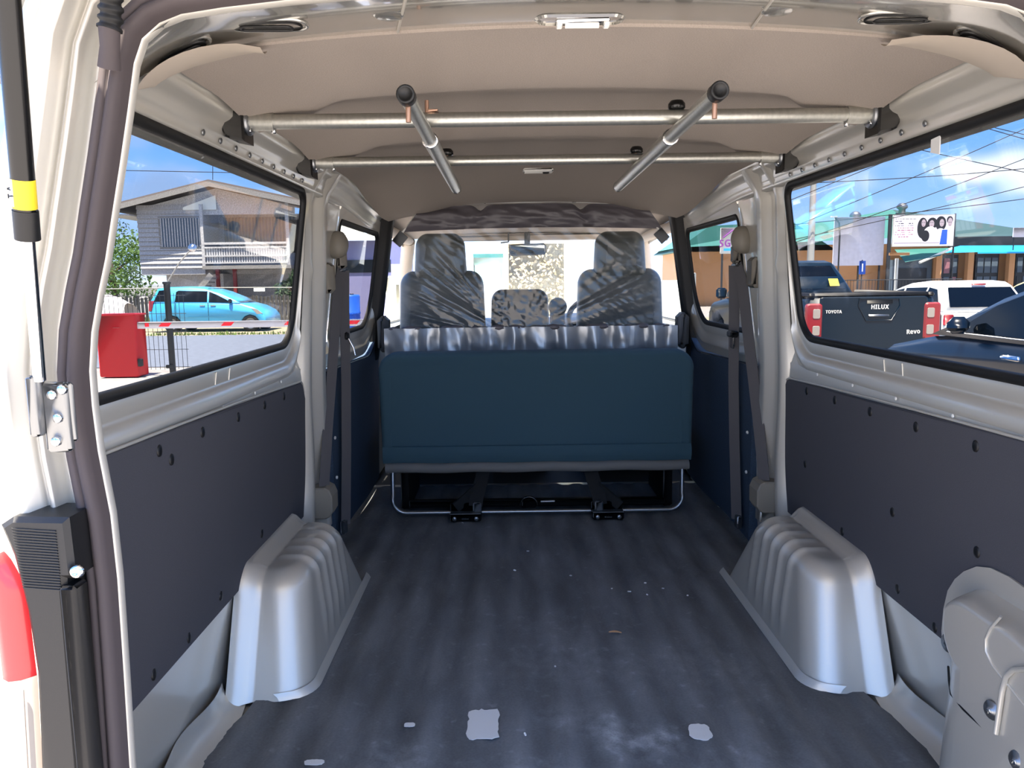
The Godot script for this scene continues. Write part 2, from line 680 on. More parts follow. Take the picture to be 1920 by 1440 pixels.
func van_ceiling() -> void:
	var c := structure("ceiling")
	var st := mk()
	grid(st, 110, 60, func(u, v):
		var z: float = lerpf(-1.222, -3.36, u)
		var x: float = lerpf(-0.618, 0.618, v)
		return Vector3(x, ceil_y(x, z), z))
	# rolled rear edge of the board
	grid(st, 4, 60, func(u, v):
		var x: float = lerpf(-0.618, 0.618, v)
		return Vector3(x, ceil_y(x, -1.222) + 0.012 * sin(u * PI * 0.5), -1.222 + 0.008 * (1.0 - cos(u * PI * 0.5))))
	obj("headliner", st, M["headliner"], c)
	# painted rear header with its slots
	st = mk()
	grid(st, 16, 60, func(u, v):
		var x: float = lerpf(-0.60, 0.60, v)
		return Vector3(x, header_y(x, u), lerpf(-0.958, -1.26, u)))
	obj("header_panel", st, M["silver_header"], c)
	for s in [-1.0, 1.0]:
		# seam of the header
		st = mk()
		tube(st, [Vector3(s * 0.225, header_y(0.225, 0.1) - 0.002, -0.985), Vector3(s * 0.268, header_y(0.268, 0.88) - 0.002, -1.222)], 0.0022, 6)
		obj("header_seam", st, M["silver"], c)
		for o in [[0.425, -1.085, 0.048, 0.016], [0.542, -1.085, 0.036, 0.013]]:
			var t := Transform3D(Basis(Vector3.RIGHT, Vector3.BACK, Vector3.DOWN), Vector3(s * o[0], header_y(o[0], 0.42) - 0.0005, o[1]))
			if o[0] > 0.5: t.basis = Basis(Vector3.BACK, -s * 0.4) * t.basis
			st = mk()
			prism(st, rrect(-o[2], o[2], -o[3], o[3], [o[3], o[3], o[3], o[3]]), 0.004, t, 0.0012)
			var slot := obj("slot_plug", st, M["clip_black"], c)
			st = mk()
			var ring_ := rrect(-o[2] * 0.72, o[2] * 0.72, -o[3] * 0.5, o[3] * 0.5, [o[3] * 0.5, o[3] * 0.5, o[3] * 0.5, o[3] * 0.5], 5)
			var pts := []
			for p in ring_: pts.append(t * Vector3(p.x, p.y, 0.005))
			pts.append(pts[0])
			tube(st, pts, 0.0018, 5, false)
			obj("plug_rim", st, M["black_plastic"], slot)
			# pressed rim round the slot
			st = mk()
			pts = []
			for p in rrect(-o[2] - 0.006, o[2] + 0.006, -o[3] - 0.006, o[3] + 0.006, [o[3] + 0.006, o[3] + 0.006, o[3] + 0.006, o[3] + 0.006], 5): pts.append(t * Vector3(p.x, p.y, 0.0))
			pts.append(pts[0])
			tube(st, pts, 0.003, 6, false)
			obj("slot_rim", st, M["silver_header"], c)
		# round dimple
		st = mk()
		disc(st, Vector3(s * 0.262, header_y(0.262, 0.45), -1.09), Vector3.DOWN, 0.022, 0.004)
		obj("dimple", st, M["silver_header"], c)
		# beige corner cover
		st = mk()
		grid(st, 12, 12, func(u, v):
			var x: float = lerpf(0.470, 0.640, v)
			var z1: float = -1.20 + 0.16 * pow(maxf(sin(PI * clampf(v, 0, 1)), 0.0), 0.7)
			var z: float = lerpf(-1.235, z1, u)
			return Vector3(s * x, header_y(x, clampf((-0.958 - z) / 0.302, 0.0, 1.0)) - 0.010 - 0.006 * sin(u * PI) - 0.02 * pow(maxf(v - 0.7, 0.0), 1.2), z))
		obj("corner_cover", st, M["beige_trim"], c)
		# roof cavity side closing headliner to rail
		st = mk()
		grid(st, 40, 14, func(u, v):
			var z: float = lerpf(-0.965, -3.36, u)
			return rail_point(s, v, z))
		obj("roof_rail", st, M["silver"], c)
		# pressed strip with punched holes above the window
		for k in 9:
			var zz := -1.45 - 0.085 * k
			st = mk()
			disc(st, Vector3(s * 0.6585, 1.224, zz), Vector3(-s, -0.15, 0), 0.006, 0.0025, 8)
			obj("rail_stud", st, M["steel"], c)
	# outer roof skin
	st = mk()
	grid(st, 12, 24, func(u, v):
		var z: float = lerpf(-0.90, -4.75, u)
		var a: float = lerpf(-1.0, 1.0, v)
		var x := 0.735 * sin(a * PI * 0.5)
		return Vector3(x, 1.385 - 0.155 * pow(absf(a), 5.0) - 0.03 * a * a - 0.05 * smoothstep(0.8, 1.0, u), z))
	obj("roof_skin", st, M["car_white"], c)
	# dome lights
	var d := thing("dome_light", "bare metal dome light without its lens on the rear header", "light", "", Vector3(-0.004, 1.2975, -1.10))
	st = mk()
	prism(st, rrect(-0.062, 0.062, -0.020, 0.020, [0.02, 0.02, 0.02, 0.02]), 0.006, Transform3D(Basis(Vector3.RIGHT, Vector3.BACK, Vector3.DOWN), Vector3(0, 0.006, 0)), 0.003)
	obj("base", st, M["silver_header"], d)
	st = mk()
	box(st, Vector3(0.004, 0, 0), Vector3(0.074, 0.006, 0.017), 0.002)
	obj("reflector", st, M["chrome"], d)
	st = mk()
	for q in [-0.032, 0.032]: box(st, Vector3(0.004 + q, -0.004, 0), Vector3(0.008, 0.008, 0.014), 0.001)
	tube(st, [Vector3(-0.02, -0.005, 0), Vector3(0.026, -0.005, 0)], 0.004, 10)
	obj("festoon_bulb", st, M["white_plastic"], d)
	d = thing("dome_light", "small white dome light on the headliner ahead of the rack", "light", "", Vector3(0.0, ceil_y(0, -2.70), -2.70))
	st = mk()
	box(st, Vector3(0, -0.005, 0), Vector3(0.105, 0.014, 0.05), 0.006)
	obj("lens", st, M["white_plastic"], d)
	st = mk()
	box(st, Vector3(0.026, -0.014, 0.012), Vector3(0.022, 0.006, 0.012), 0.002)
	obj("switch", st, M["clip_black"], d)


func header_y(x: float, u: float) -> float:
	var a := absf(x)
	var rear := 1.296 - 0.10 * a * a - 1.4 * pow(maxf(a - 0.46, 0.0), 1.5)
	var front := 1.336 - 0.10 * a * a - 0.3 * pow(maxf(a - 0.5, 0.0), 1.5)
	return lerpf(rear, front, smoothstep(0.0, 1.0, u) * 0.6 + u * 0.4)


func rail_point(s: float, v: float, z: float) -> Vector3:
	var prof := [[0.585, 1.318], [0.600, 1.306], [0.613, 1.298], [0.624, 1.288], [0.629, 1.277], [0.630, 1.268], [0.636, 1.262], [0.646, 1.257], [0.652, 1.247], [0.655, 1.236], [0.6575, 1.231], [0.6605, 1.226], [0.6625, 1.216], [0.664, 1.207], [0.676, 1.203]]
	var i := mini(int(v * 14.0 + 0.001), 13)
	var f := v * 14.0 - i
	var x: float = lerpf(prof[i][0], prof[i + 1][0], f)
	var y: float = lerpf(prof[i][1], prof[i + 1][1], f)
	var drop := 0.04 * smoothstep(-2.5, -3.36, z)
	return Vector3(s * (x + 0.1 * drop), y - drop, z)


func outline(z0: float, z1: float, y0: float, y1: float, rad: Array, d0: float, d1: float, dy0: float, dy1: float) -> PackedVector2Array:
	var m := minf(minf(d0, d1), minf(dy0, dy1))
	return rrect(z0 - d0, z1 + d1, y0 - dy0, y1 + dy1, [rad[0] + maxf(m, minf(d0, dy0)), rad[1] + maxf(m, minf(d1, dy0)), rad[2] + m, rad[3] + m], 9)


func window_parts(n: int, s: float, z0: float, z1: float, y0: float, y1: float, rad: Array) -> void:
	var w := structure("window_%d" % n)
	var st := mk()
	var rows := []
	for q in [[-0.016, -0.010], [-0.014, 0.000], [-0.006, 0.005], [0.002, 0.003], [0.004, -0.003]]:
		var r := PackedVector3Array()
		for p in outline(z0, z1, y0, y1, rad, q[0], q[0], q[0], q[0]): r.append(Vector3(s * (wall_x(p.y) - q[1]), p.y, p.x))
		rows.append(r)
	smooth(st)
	skin(st, rows, true)
	obj("gasket", st, M["rubber"], w)
	st = mk()
	var g := outline(z0, z1, y0, y1, rad, -0.0145, -0.0145, -0.0145, -0.0145)
	var idx := Geometry2D.triangulate_polygon(g)
	for k in range(0, idx.size(), 3):
		var a := []
		for j in 3:
			var p := g[idx[k + j]]
			a.append(Vector3(s * (wall_x(p.y) + 0.006), p.y, p.x))
		tri(st, a[0], a[1], a[2])
	obj("glass", st, M["tint"], w)


func ring(st: SurfaceTool, s: float, z0: float, z1: float, y0: float, y1: float, rad: Array, prof: Array, lim: Array) -> void:
	# lim: greatest offset at z0, z1, y0, y1
	var rows := []
	for q in prof:
		var r := PackedVector3Array()
		var d: float = q[0]
		for p in outline(z0, z1, y0, y1, rad, minf(d, lim[0]), minf(d, lim[1]), minf(d, lim[2]), minf(d, lim[3])):
			var k := clampf((y1 - 0.06 - p.y) / 0.12, 0.0, 1.0)
			r.append(Vector3(s * (wall_x(p.y) - q[1] * k), p.y, p.x))
		rows.append(r)
	smooth(st)
	skin(st, rows, true)
	flat(st)


func van_wall(s: float) -> void:
	var w := structure("wall_left" if s < 0 else "wall_right")
	var ledge := [[0.002, -0.004], [0.010, 0.0], [0.032, 0.001], [0.036, 0.001], [0.041, 0.006], [0.050, 0.012], [0.060, 0.0165], [0.070, 0.019], [0.076, 0.0205], [0.079, 0.0195], [0.083, 0.0185], [0.11, 0.017]]
	var rz := [-2.19, -1.0, 0.772, 1.205, [0.085, 0.085, 0.04, 0.045]]
	var fz := [-3.42, -2.64, 0.755, 1.162, [0.17, 0.05, 0.035, 0.045]]
	var st := mk()
	ring(st, s, rz[0], rz[1], rz[2], rz[3], rz[4], ledge, [0.016, 0.05, 0.2, 0.006])
	obj("quarter_panel", st, M["silver"], w)
	window_parts(1 if s < 0 else 2, s, rz[0], rz[1], rz[2], rz[3], rz[4])
	st = mk()
	ring(st, s, fz[0], fz[1], fz[2], fz[3], fz[4], ledge, [0.12, 0.02, 0.2, 0.05])
	obj("door_frame", st, M["silver"], w)
	window_parts(3 if s < 0 else 4, s, fz[0], fz[1], fz[2], fz[3], fz[4])
	# joint strips pressed into the sill of the rear window
	for zz in [-1.62, -1.70]:
		st = mk()
		tube(st, [Vector3(s * (wall_x(0.765) - 0.001), 0.765, zz), Vector3(s * (wall_x(0.738) - 0.0015), 0.738, zz)], 0.0016, 6)
		obj("sill_joint", st, M["silver"], w)
	for zz in [-2.034, -1.822, -1.614, -1.402, -1.2]:
		st = mk()
		disc(st, Vector3(s * 0.7165, 0.690, zz), Vector3(-s, 0, 0), 0.004, 0.002, 8)
		obj("rivet", st, M["white_plastic"], w)
	# lower wall behind the lining
	st = mk()
	grid(st, 40, 24, func(u, v):
		var z: float = lerpf(-0.965, -2.46, u)
		var y: float = lerpf(0.70, -0.01, v)
		return Vector3(s * band_x(y), y, z))
	obj("lower_panel", st, M["silver"], w)
	st = mk()
	grid(st, 20, 4, func(u, v):
		var z: float = lerpf(-0.965, -2.24, u)
		var y: float = lerpf(0.745, 0.66, v)
		return Vector3(s * (band_x(0.70) - 0.0045 + 0.02 * (1.0 - v) * (1.0 - v)), y, z))
	obj("waist_band", st, M["silver"], w)
	# pressed pillar between the windows
	st = mk()
	grid(st, 40, 36, func(u, v):
		var y: float = lerpf(-0.01, 1.275, u)
		var F := pillar_x(y)
		var W := wall_x(y)
		var lean := -0.055 * smoothstep(0.70, 0.30, y)
		if y > 1.2: F -= 0.6 * (y - 1.2)
		var pr := [[W + 0.004, -2.185], [W + 0.012, -2.232], [F + 0.011, -2.262], [F + 0.008, -2.268], [F + 0.009, -2.288], [F + 0.030, -2.335], [F + 0.031, -2.352], [F + 0.006, -2.381], [F, -2.389], [F, -2.43], [F + 0.004, -2.44], [F + 0.028, -2.53], [W + 0.003, -2.63]]
		var t: float = v * 12.0
		var i := mini(int(t + 0.0001), 11)
		var f: float = t - i
		var bump := 0.0
		if i >= 1 and i <= 3: bump = 0.006 * exp(-pow((y - 0.985) / 0.02, 2.0))
		return Vector3(s * (lerpf(pr[i][0], pr[i + 1][0], f) - bump), y, lerpf(pr[i][1], pr[i + 1][1], f) + lean))
	obj("body_pillar", st, M["silver"], w)
	# lamp black pillar behind the front seats
	st = mk()
	grid(st, 14, 10, func(u, v):
		var y: float = lerpf(0.60, 1.27, u)
		var W := wall_x(minf(y, 1.2)) - (0.25 * maxf(y - 1.2, 0.0))
		var pr := [[W + 0.01, -3.43], [W - 0.01, -3.44], [W - 0.045, -3.455], [W - 0.05, -3.49], [W - 0.03, -3.54], [W + 0.01, -3.56]]
		var t: float = v * 5.0
		var i := mini(int(t + 0.0001), 4)
		return Vector3(s * lerpf(pr[i][0], pr[i + 1][0], t - i), y, lerpf(pr[i][1], pr[i + 1][1], t - i)))
	obj("seat_pillar_trim", st, M["clip_black"], w)
	st = mk()
	box(st, Vector3(s * 0.665, 0.72, -3.43), Vector3(0.05, 0.16, 0.10), 0.02)
	obj("door_pull", st, M["grey_plastic"], w)
	# door skin below the window
	st = mk()
	grid(st, 20, 14, func(u, v):
		var z: float = lerpf(-2.46, -3.62, u)
		var y: float = lerpf(0.70, -0.05, v)
		return Vector3(s * (0.752 + 0.01 * v), y, z))
	obj("door_panel", st, M["silver"], w)
	# outer body side
	var sk := structure("trim_2" if s < 0 else "trim_3")
	st = mk()
	grid(st, 20, 14, func(u, v):
		var z: float = lerpf(-0.93, -5.0, u)
		var y: float = lerpf(0.735, -0.40, v)
		var x := 0.775 + 0.07 * smoothstep(0.735, 0.50, y)
		return Vector3(s * x, y, z))
	obj("outer_skin", st, M["silver"], sk)


func rear_opening() -> void:
	var half := [[0.600, -0.06], [0.625, 0.05], [0.634, 0.18], [0.637, 0.311], [0.634, 0.45], [0.632, 0.572], [0.634, 0.657], [0.643, 0.741], [0.6455, 0.80], [0.645, 0.845], [0.638, 0.895], [0.626, 0.942], [0.613, 0.986], [0.601, 1.037], [0.586, 1.099], [0.572, 1.16], [0.560, 1.215], [0.546, 1.247], [0.520, 1.268], [0.490, 1.279], [0.44, 1.286], [0.36, 1.294], [0.24, 1.302], [0.12, 1.306]]
	var path := []
	for p in half: path.append(Vector2(-p[0], p[1]))
	path.append(Vector2(0, 1.307))
	for i in half.size(): path.append(Vector2(half[half.size() - 1 - i][0], half[half.size() - 1 - i][1]))
	var n := path.size()
	var nor := []
	for i in n:
		var t: Vector2 = (path[mini(i + 1, n - 1)] - path[maxi(i - 1, 0)]).normalized()
		nor.append(Vector2(-t.y, t.x))
	var sweep := func(st: SurfaceTool, prof: Array, widen: bool) -> void:
		smooth(st)
		var rows := []
		for i in n:
			var k := 1.0
			if widen: k = 1.0 + 1.1 * smoothstep(1.12, 0.85, path[i].y)
			var r := PackedVector3Array()
			for q in prof:
				var d: float = q[0] if q[0] < 0.05 else 0.05 + (q[0] - 0.05) * k
				r.append(Vector3(path[i].x + nor[i].x * d, path[i].y + nor[i].y * d, q[1]))
			rows.append(r)
		skin(st, rows)
		flat(st)
	var st := mk()
	sweep.call(st, [[-0.0135, -0.965], [-0.014, -0.940], [-0.012, -0.930], [-0.006, -0.925], [-0.001, -0.928], [0.0, -0.934], [0.002, -0.928], [0.007, -0.926], [0.012, -0.931], [0.0135, -0.940], [0.013, -0.965]], false)
	var seal := obj("trim_1", st, M["seal_rubber"])
	seal.set_meta("kind", "structure")
	var d := structure("door_1")
	st = mk()
	sweep.call(st, [[0.03, -1.01], [0.012, -0.995], [-0.002, -0.986], [-0.0125, -0.976], [-0.0165, -0.968], [-0.0165, -0.962], [-0.0145, -0.957], [-0.012, -0.955]], false)
	obj("inner_lip", st, M["silver"], d)
	st = mk()
	sweep.call(st, [[0.012, -0.960], [0.015, -0.946], [0.017, -0.945], [0.022, -0.958], [0.028, -0.962], [0.033, -0.955], [0.036, -0.930], [0.038, -0.927], [0.043, -0.930], [0.046, -0.940], [0.050, -0.936], [0.052, -0.905], [0.055, -0.902], [0.070, -0.904], [0.072, -0.898], [0.076, -0.893], [0.086, -0.895], [0.092, -0.903], [0.098, -0.93], [0.105, -0.99]], true)
	obj("door_surround", st, M["silver"], d)
	# inner side of the rear pillars, back to the wall
	for s in [-1.0, 1.0]:
		st = mk()
		grid(st, 30, 4, func(u, v):
			var y: float = lerpf(0.0, 1.20, u)
			var xo := 0.62
			for i in half.size() - 1:
				if half[i][1] <= y and half[i + 1][1] >= y:
					xo = lerpf(half[i][0], half[i + 1][0], (y - half[i][1]) / (half[i + 1][1] - half[i][1]))
					break
			return Vector3(s * lerpf(xo + 0.004, maxf(wall_x(y), xo + 0.02) + 0.004, v * v), y, lerpf(-0.965, -1.03, v)))
		obj("inner_pillar", st, M["silver"], d)
	# rear sill
	st = mk()
	box(st, Vector3(0, -0.05, -0.93), Vector3(1.36, 0.10, 0.10), 0.012)
	obj("sill_plate", st, M["silver"], d)
	# raised tailgate overhead, hinged along the roof edge
	var t := thing("tailgate", "silver tailgate standing open above the rear opening", "tailgate")
	st = mk()
	var tt := Transform3D(Basis(Vector3.RIGHT, -0.10), Vector3(0, 1.40, -0.86))
	prism(st, rrect(-0.72, 0.72, 0.0, 1.28, [0.06, 0.06, 0.14, 0.14]), 0.05, tt * Transform3D(Basis(Vector3.RIGHT, Vector3.BACK, Vector3.DOWN), Vector3.ZERO), 0.012)
	obj("panel", st, M["silver"], t)


func cabin() -> void:
	var w: Node3D = get_node("ceiling")
	var wd := [get_node("wall_left"), get_node("wall_right")]
	var st := mk()
	# windscreen surround: header, sides, scuttle
	grid(st, 6, 16, func(u, v):
		var x: float = lerpf(-0.70, 0.70, v)
		return Vector3(x, lerpf(1.285, 1.225, u) - 0.05 * x * x, lerpf(-3.36, -4.72, u)))
	obj("cab_headliner", st, M["headliner"], w)
	for s in [-1.0, 1.0]:
		st = mk()
		tube(st, [Vector3(s * 0.70, 1.19, -4.66), Vector3(s * 0.76, 0.98, -4.9), Vector3(s * 0.80, 0.70, -5.2)], 0.04, 10)
		obj("windscreen_pillar", st, M["beige_trim"], w)
		st = mk()
		tube(st, [Vector3(s * 0.69, 1.20, -3.55), Vector3(s * 0.70, 1.20, -4.1), Vector3(s * 0.70, 1.19, -4.66)], 0.03, 8)
		obj("cab_side_rail", st, M["beige_trim"], w)
		st = mk()
		box(st, Vector3(s * 0.78, 0.36, -4.35), Vector3(0.06, 0.72, 1.6), 0.02)
		obj("cab_door_trim", st, M["dash_plastic"], wd[0 if s < 0 else 1])
	st = mk()
	box(st, Vector3(0, -0.05, -4.35), Vector3(1.64, 0.08, 1.7), 0.0)
	obj("cab_floor", st, M["rubber"], get_node("floor"))
	var g := structure("window_5")
	st = mk()
	grid(st, 8, 12, func(u, v):
		var x: float = lerpf(-0.76, 0.76, v)
		return Vector3(x * lerpf(0.93, 1.04, u), lerpf(1.215, 0.70, u) - 0.03 * x * x, lerpf(-4.72, -5.22, u) + 0.12 * x * x))
	obj("glass", st, M["windscreen"], g)
	# dashboard
	var d := thing("dashboard", "pale grey dashboard below the windscreen", "dashboard")
	st = mk()
	var prof := [[-4.55, 0.30], [-4.60, 0.55], [-4.66, 0.66], [-4.78, 0.715], [-5.0, 0.715], [-5.22, 0.69], [-5.24, 0.1]]
	var rows := []
	for i in 13:
		var x := -0.76 + 1.52 * i / 12.0
		var r := PackedVector3Array()
		for p in prof: r.append(Vector3(x, p[1] + (0.03 if x > 0.25 and x < 0.62 and p[0] > -5.0 and p[0] < -4.58 else 0.0), p[0]))
		rows.append(r)
	smooth(st)
	skin(st, rows)
	obj("top", st, M["dash_plastic"], d)
	st = mk()
	lathe(st, [Vector2(0.001, 0.012), Vector2(0.045, 0.012), Vector2(0.055, 0.006), Vector2(0.055, -0.02)], axis_t(Vector3(0.185, 0.79, -4.6), Vector3(0, 0.1, 1)))
	obj("air_vent", st, M["seat_vinyl"], d)
	st = mk()
	box(st, Vector3(0.185, 0.74, -4.63), Vector3(0.09, 0.12, 0.04), 0.01)
	obj("vent_stalk", st, M["grey_plastic"], d)
	var w2 := thing("steering_wheel", "dark grey steering wheel ahead of the driver seat", "steering wheel")
	st = mk()
	var t := axis_t(Vector3(0.42, 0.72, -4.42), Vector3(0, 0.75, 0.66))
	var pts := []
	for i in 25: pts.append(t * Vector3(cos(TAU * i / 24.0) * 0.185, 0, sin(TAU * i / 24.0) * 0.185))
	tube(st, pts, 0.016, 8, false)
	obj("rim", st, M["seat_vinyl"], w2)
	st = mk()
	disc(st, t * Vector3.ZERO, t.basis.y, 0.07, 0.03)
	for a in [0.2, PI - 0.2, PI * 0.5]: tube(st, [t * Vector3.ZERO, t * Vector3(cos(a) * 0.18, 0, sin(a) * 0.18)], 0.012, 6)
	obj("hub", st, M["seat_vinyl"], w2)
	st = mk()
	tube(st, [t * Vector3.ZERO, t * Vector3(0, -0.35, 0)], 0.03, 8)
	obj("column", st, M["grey_plastic"], w2)
	# inside mirror hung from the header
	var m := thing("inside_mirror", "grey inside mirror hanging from the windscreen header", "mirror", "", Vector3(0.006, 1.125, -4.5))
	st = mk()
	box(st, Vector3(0, 0, 0), Vector3(0.215, 0.066, 0.03), 0.014, Transform3D(Basis(Vector3.BACK, 0.03), Vector3.ZERO))
	obj("housing", st, M["grey_plastic"], m)
	st = mk()
	box(st, Vector3(0, 0, 0.0155), Vector3(0.195, 0.05, 0.003), 0.001, Transform3D(Basis(Vector3.BACK, 0.03), Vector3.ZERO))
	obj("mirror_face", st, M["mirror_glass"], m)
	st = mk()
	box(st, Vector3(-0.002, 0.06, -0.01), Vector3(0.034, 0.08, 0.02), 0.006)
	obj("stem", st, M["grey_plastic"], m)
	st = mk()
	tube(st, [Vector3(-0.11, 0.10, 0), Vector3(-0.11, 0.045, 0), Vector3(-0.155, 0.04, 0)], 0.006, 6)
	obj("bracket", st, M["grey_plastic"], m)
	# fixed light-coloured cover over the windscreen header
	st = mk()
	box(st, Vector3(0.0, 1.205, -4.66), Vector3(0.9, 0.04, 0.10), 0.012)
	obj("header_cover", st, M["beige_trim"], w)


# ---------------------------------------------------------------- fittings
func wheel_arch(s: float) -> void:
	var label := "silver ribbed wheel arch beside the red-barrier side window" if s < 0 else "silver ribbed wheel arch next to the jack cover"
	var o := thing("wheel_arch", label, "wheel arch")
	var H := 0.262
	# ribs pressed across the top and the inner face
	var rib := func(z: float) -> float:
		var r := 0.0
		for k in 5: r = maxf(r, exp(-pow((z + 1.875 + 0.064 * k) / 0.012, 2.0)))
		return r * 0.0075
	# plan outline at one level: near face, round corner, inner face, round corner, far face
	var plan := func(f: float, inset: float) -> PackedVector2Array:
		var zn := -1.648 - 0.115 * f - inset
		var zf := -2.385 + 0.205 * f + inset
		var xi := 0.576 + 0.03 * f + inset
		var rn := maxf(0.078 - inset, 0.03)
		var rf := maxf(0.075 - inset, 0.03)
		var o2 := PackedVector2Array()
		for q in [0.760, 0.750, 0.735, 0.718, 0.706, 0.700, 0.690]:
			o2.append(Vector2(q, zn + 0.024 * smoothstep(0.700, 0.748, q)))
		for k in 11:
			var t := PI * 0.5 * k / 10.0
			o2.append(Vector2(xi + rn - rn * sin(t), zn - rn + rn * cos(t)))
		for k in range(1, 60):
			var z := lerpf(zn - rn, zf + rf, k / 60.0)
			o2.append(Vector2(xi - rib.call(z) * smoothstep(0.1, 0.45, f), z))
		for k in 11:
			var t := PI * 0.5 * k / 10.0
			o2.append(Vector2(xi + rf - rf * cos(t), zf + rf - rf * sin(t)))
		for q in [0.690, 0.700, 0.706, 0.718, 0.735, 0.750, 0.760]:
			o2.append(Vector2(q, zf - 0.024 * smoothstep(0.700, 0.748, q)))
		return o2
	var lift := func(x: float, z: float) -> float: return rib.call(z) * smoothstep(0.700, 0.690, x) + 0.026 * smoothstep(0.700, 0.748, x)
	var st := mk()
	smooth(st)
	var rows := []
	var R := 0.042
	for k in 9:
		var f := k / 8.0
		var r := PackedVector3Array()
		for p in plan.call(f * (H - R) / H, 0.0): r.append(Vector3(s * p.x, (H - R) * f, p.y))
		rows.append(r)
	for k in range(1, 9):
		var t := PI * 0.5 * k / 8.0
		var r := PackedVector3Array()
		for p in plan.call((H - R + R * sin(t)) / H, R * (1.0 - cos(t))): r.append(Vector3(s * p.x, H - R + R * sin(t) + float(lift.call(p.x, p.y)) * sin(t), p.y))
		rows.append(r)
	var rim: PackedVector3Array = rows[rows.size() - 1]
	for q in [0.62, 0.66, 0.690, 0.700, 0.706, 0.718, 0.735, 0.750, 0.760]:
		var r := PackedVector3Array()
		for p in rim:
			var x: float = maxf(absf(p.x), q)
			r.append(Vector3(s * x, H + float(lift.call(x, p.z)), p.z))
		rows.append(r)
	skin(st, rows)
	obj("housing", st, M["silver"], o)
	# welded flange on the floor
	st = mk()
	var a1 := PackedVector3Array()
	var a2 := PackedVector3Array()
	var a3 := PackedVector3Array()
	for i in 60:
		var z := lerpf(-1.646, -2.385, i / 59.0)
		var cn := clampf((-1.646 - z) / 0.078, 0.0, 1.0)
		var xi := 0.576 + 0.078 * (1.0 - sqrt(maxf(1.0 - pow(1.0 - cn, 2.0), 0.0)))
		a1.append(Vector3(s * (xi + 0.002), 0.020, z))
		a2.append(Vector3(s * (xi - 0.006), 0.012, z))
		a3.append(Vector3(s * (xi - 0.012), 0.004, z + 0.003))
	smooth(st)
	skin(st, [a1, a2, a3])
	obj("flange", st, M["silver"], o)


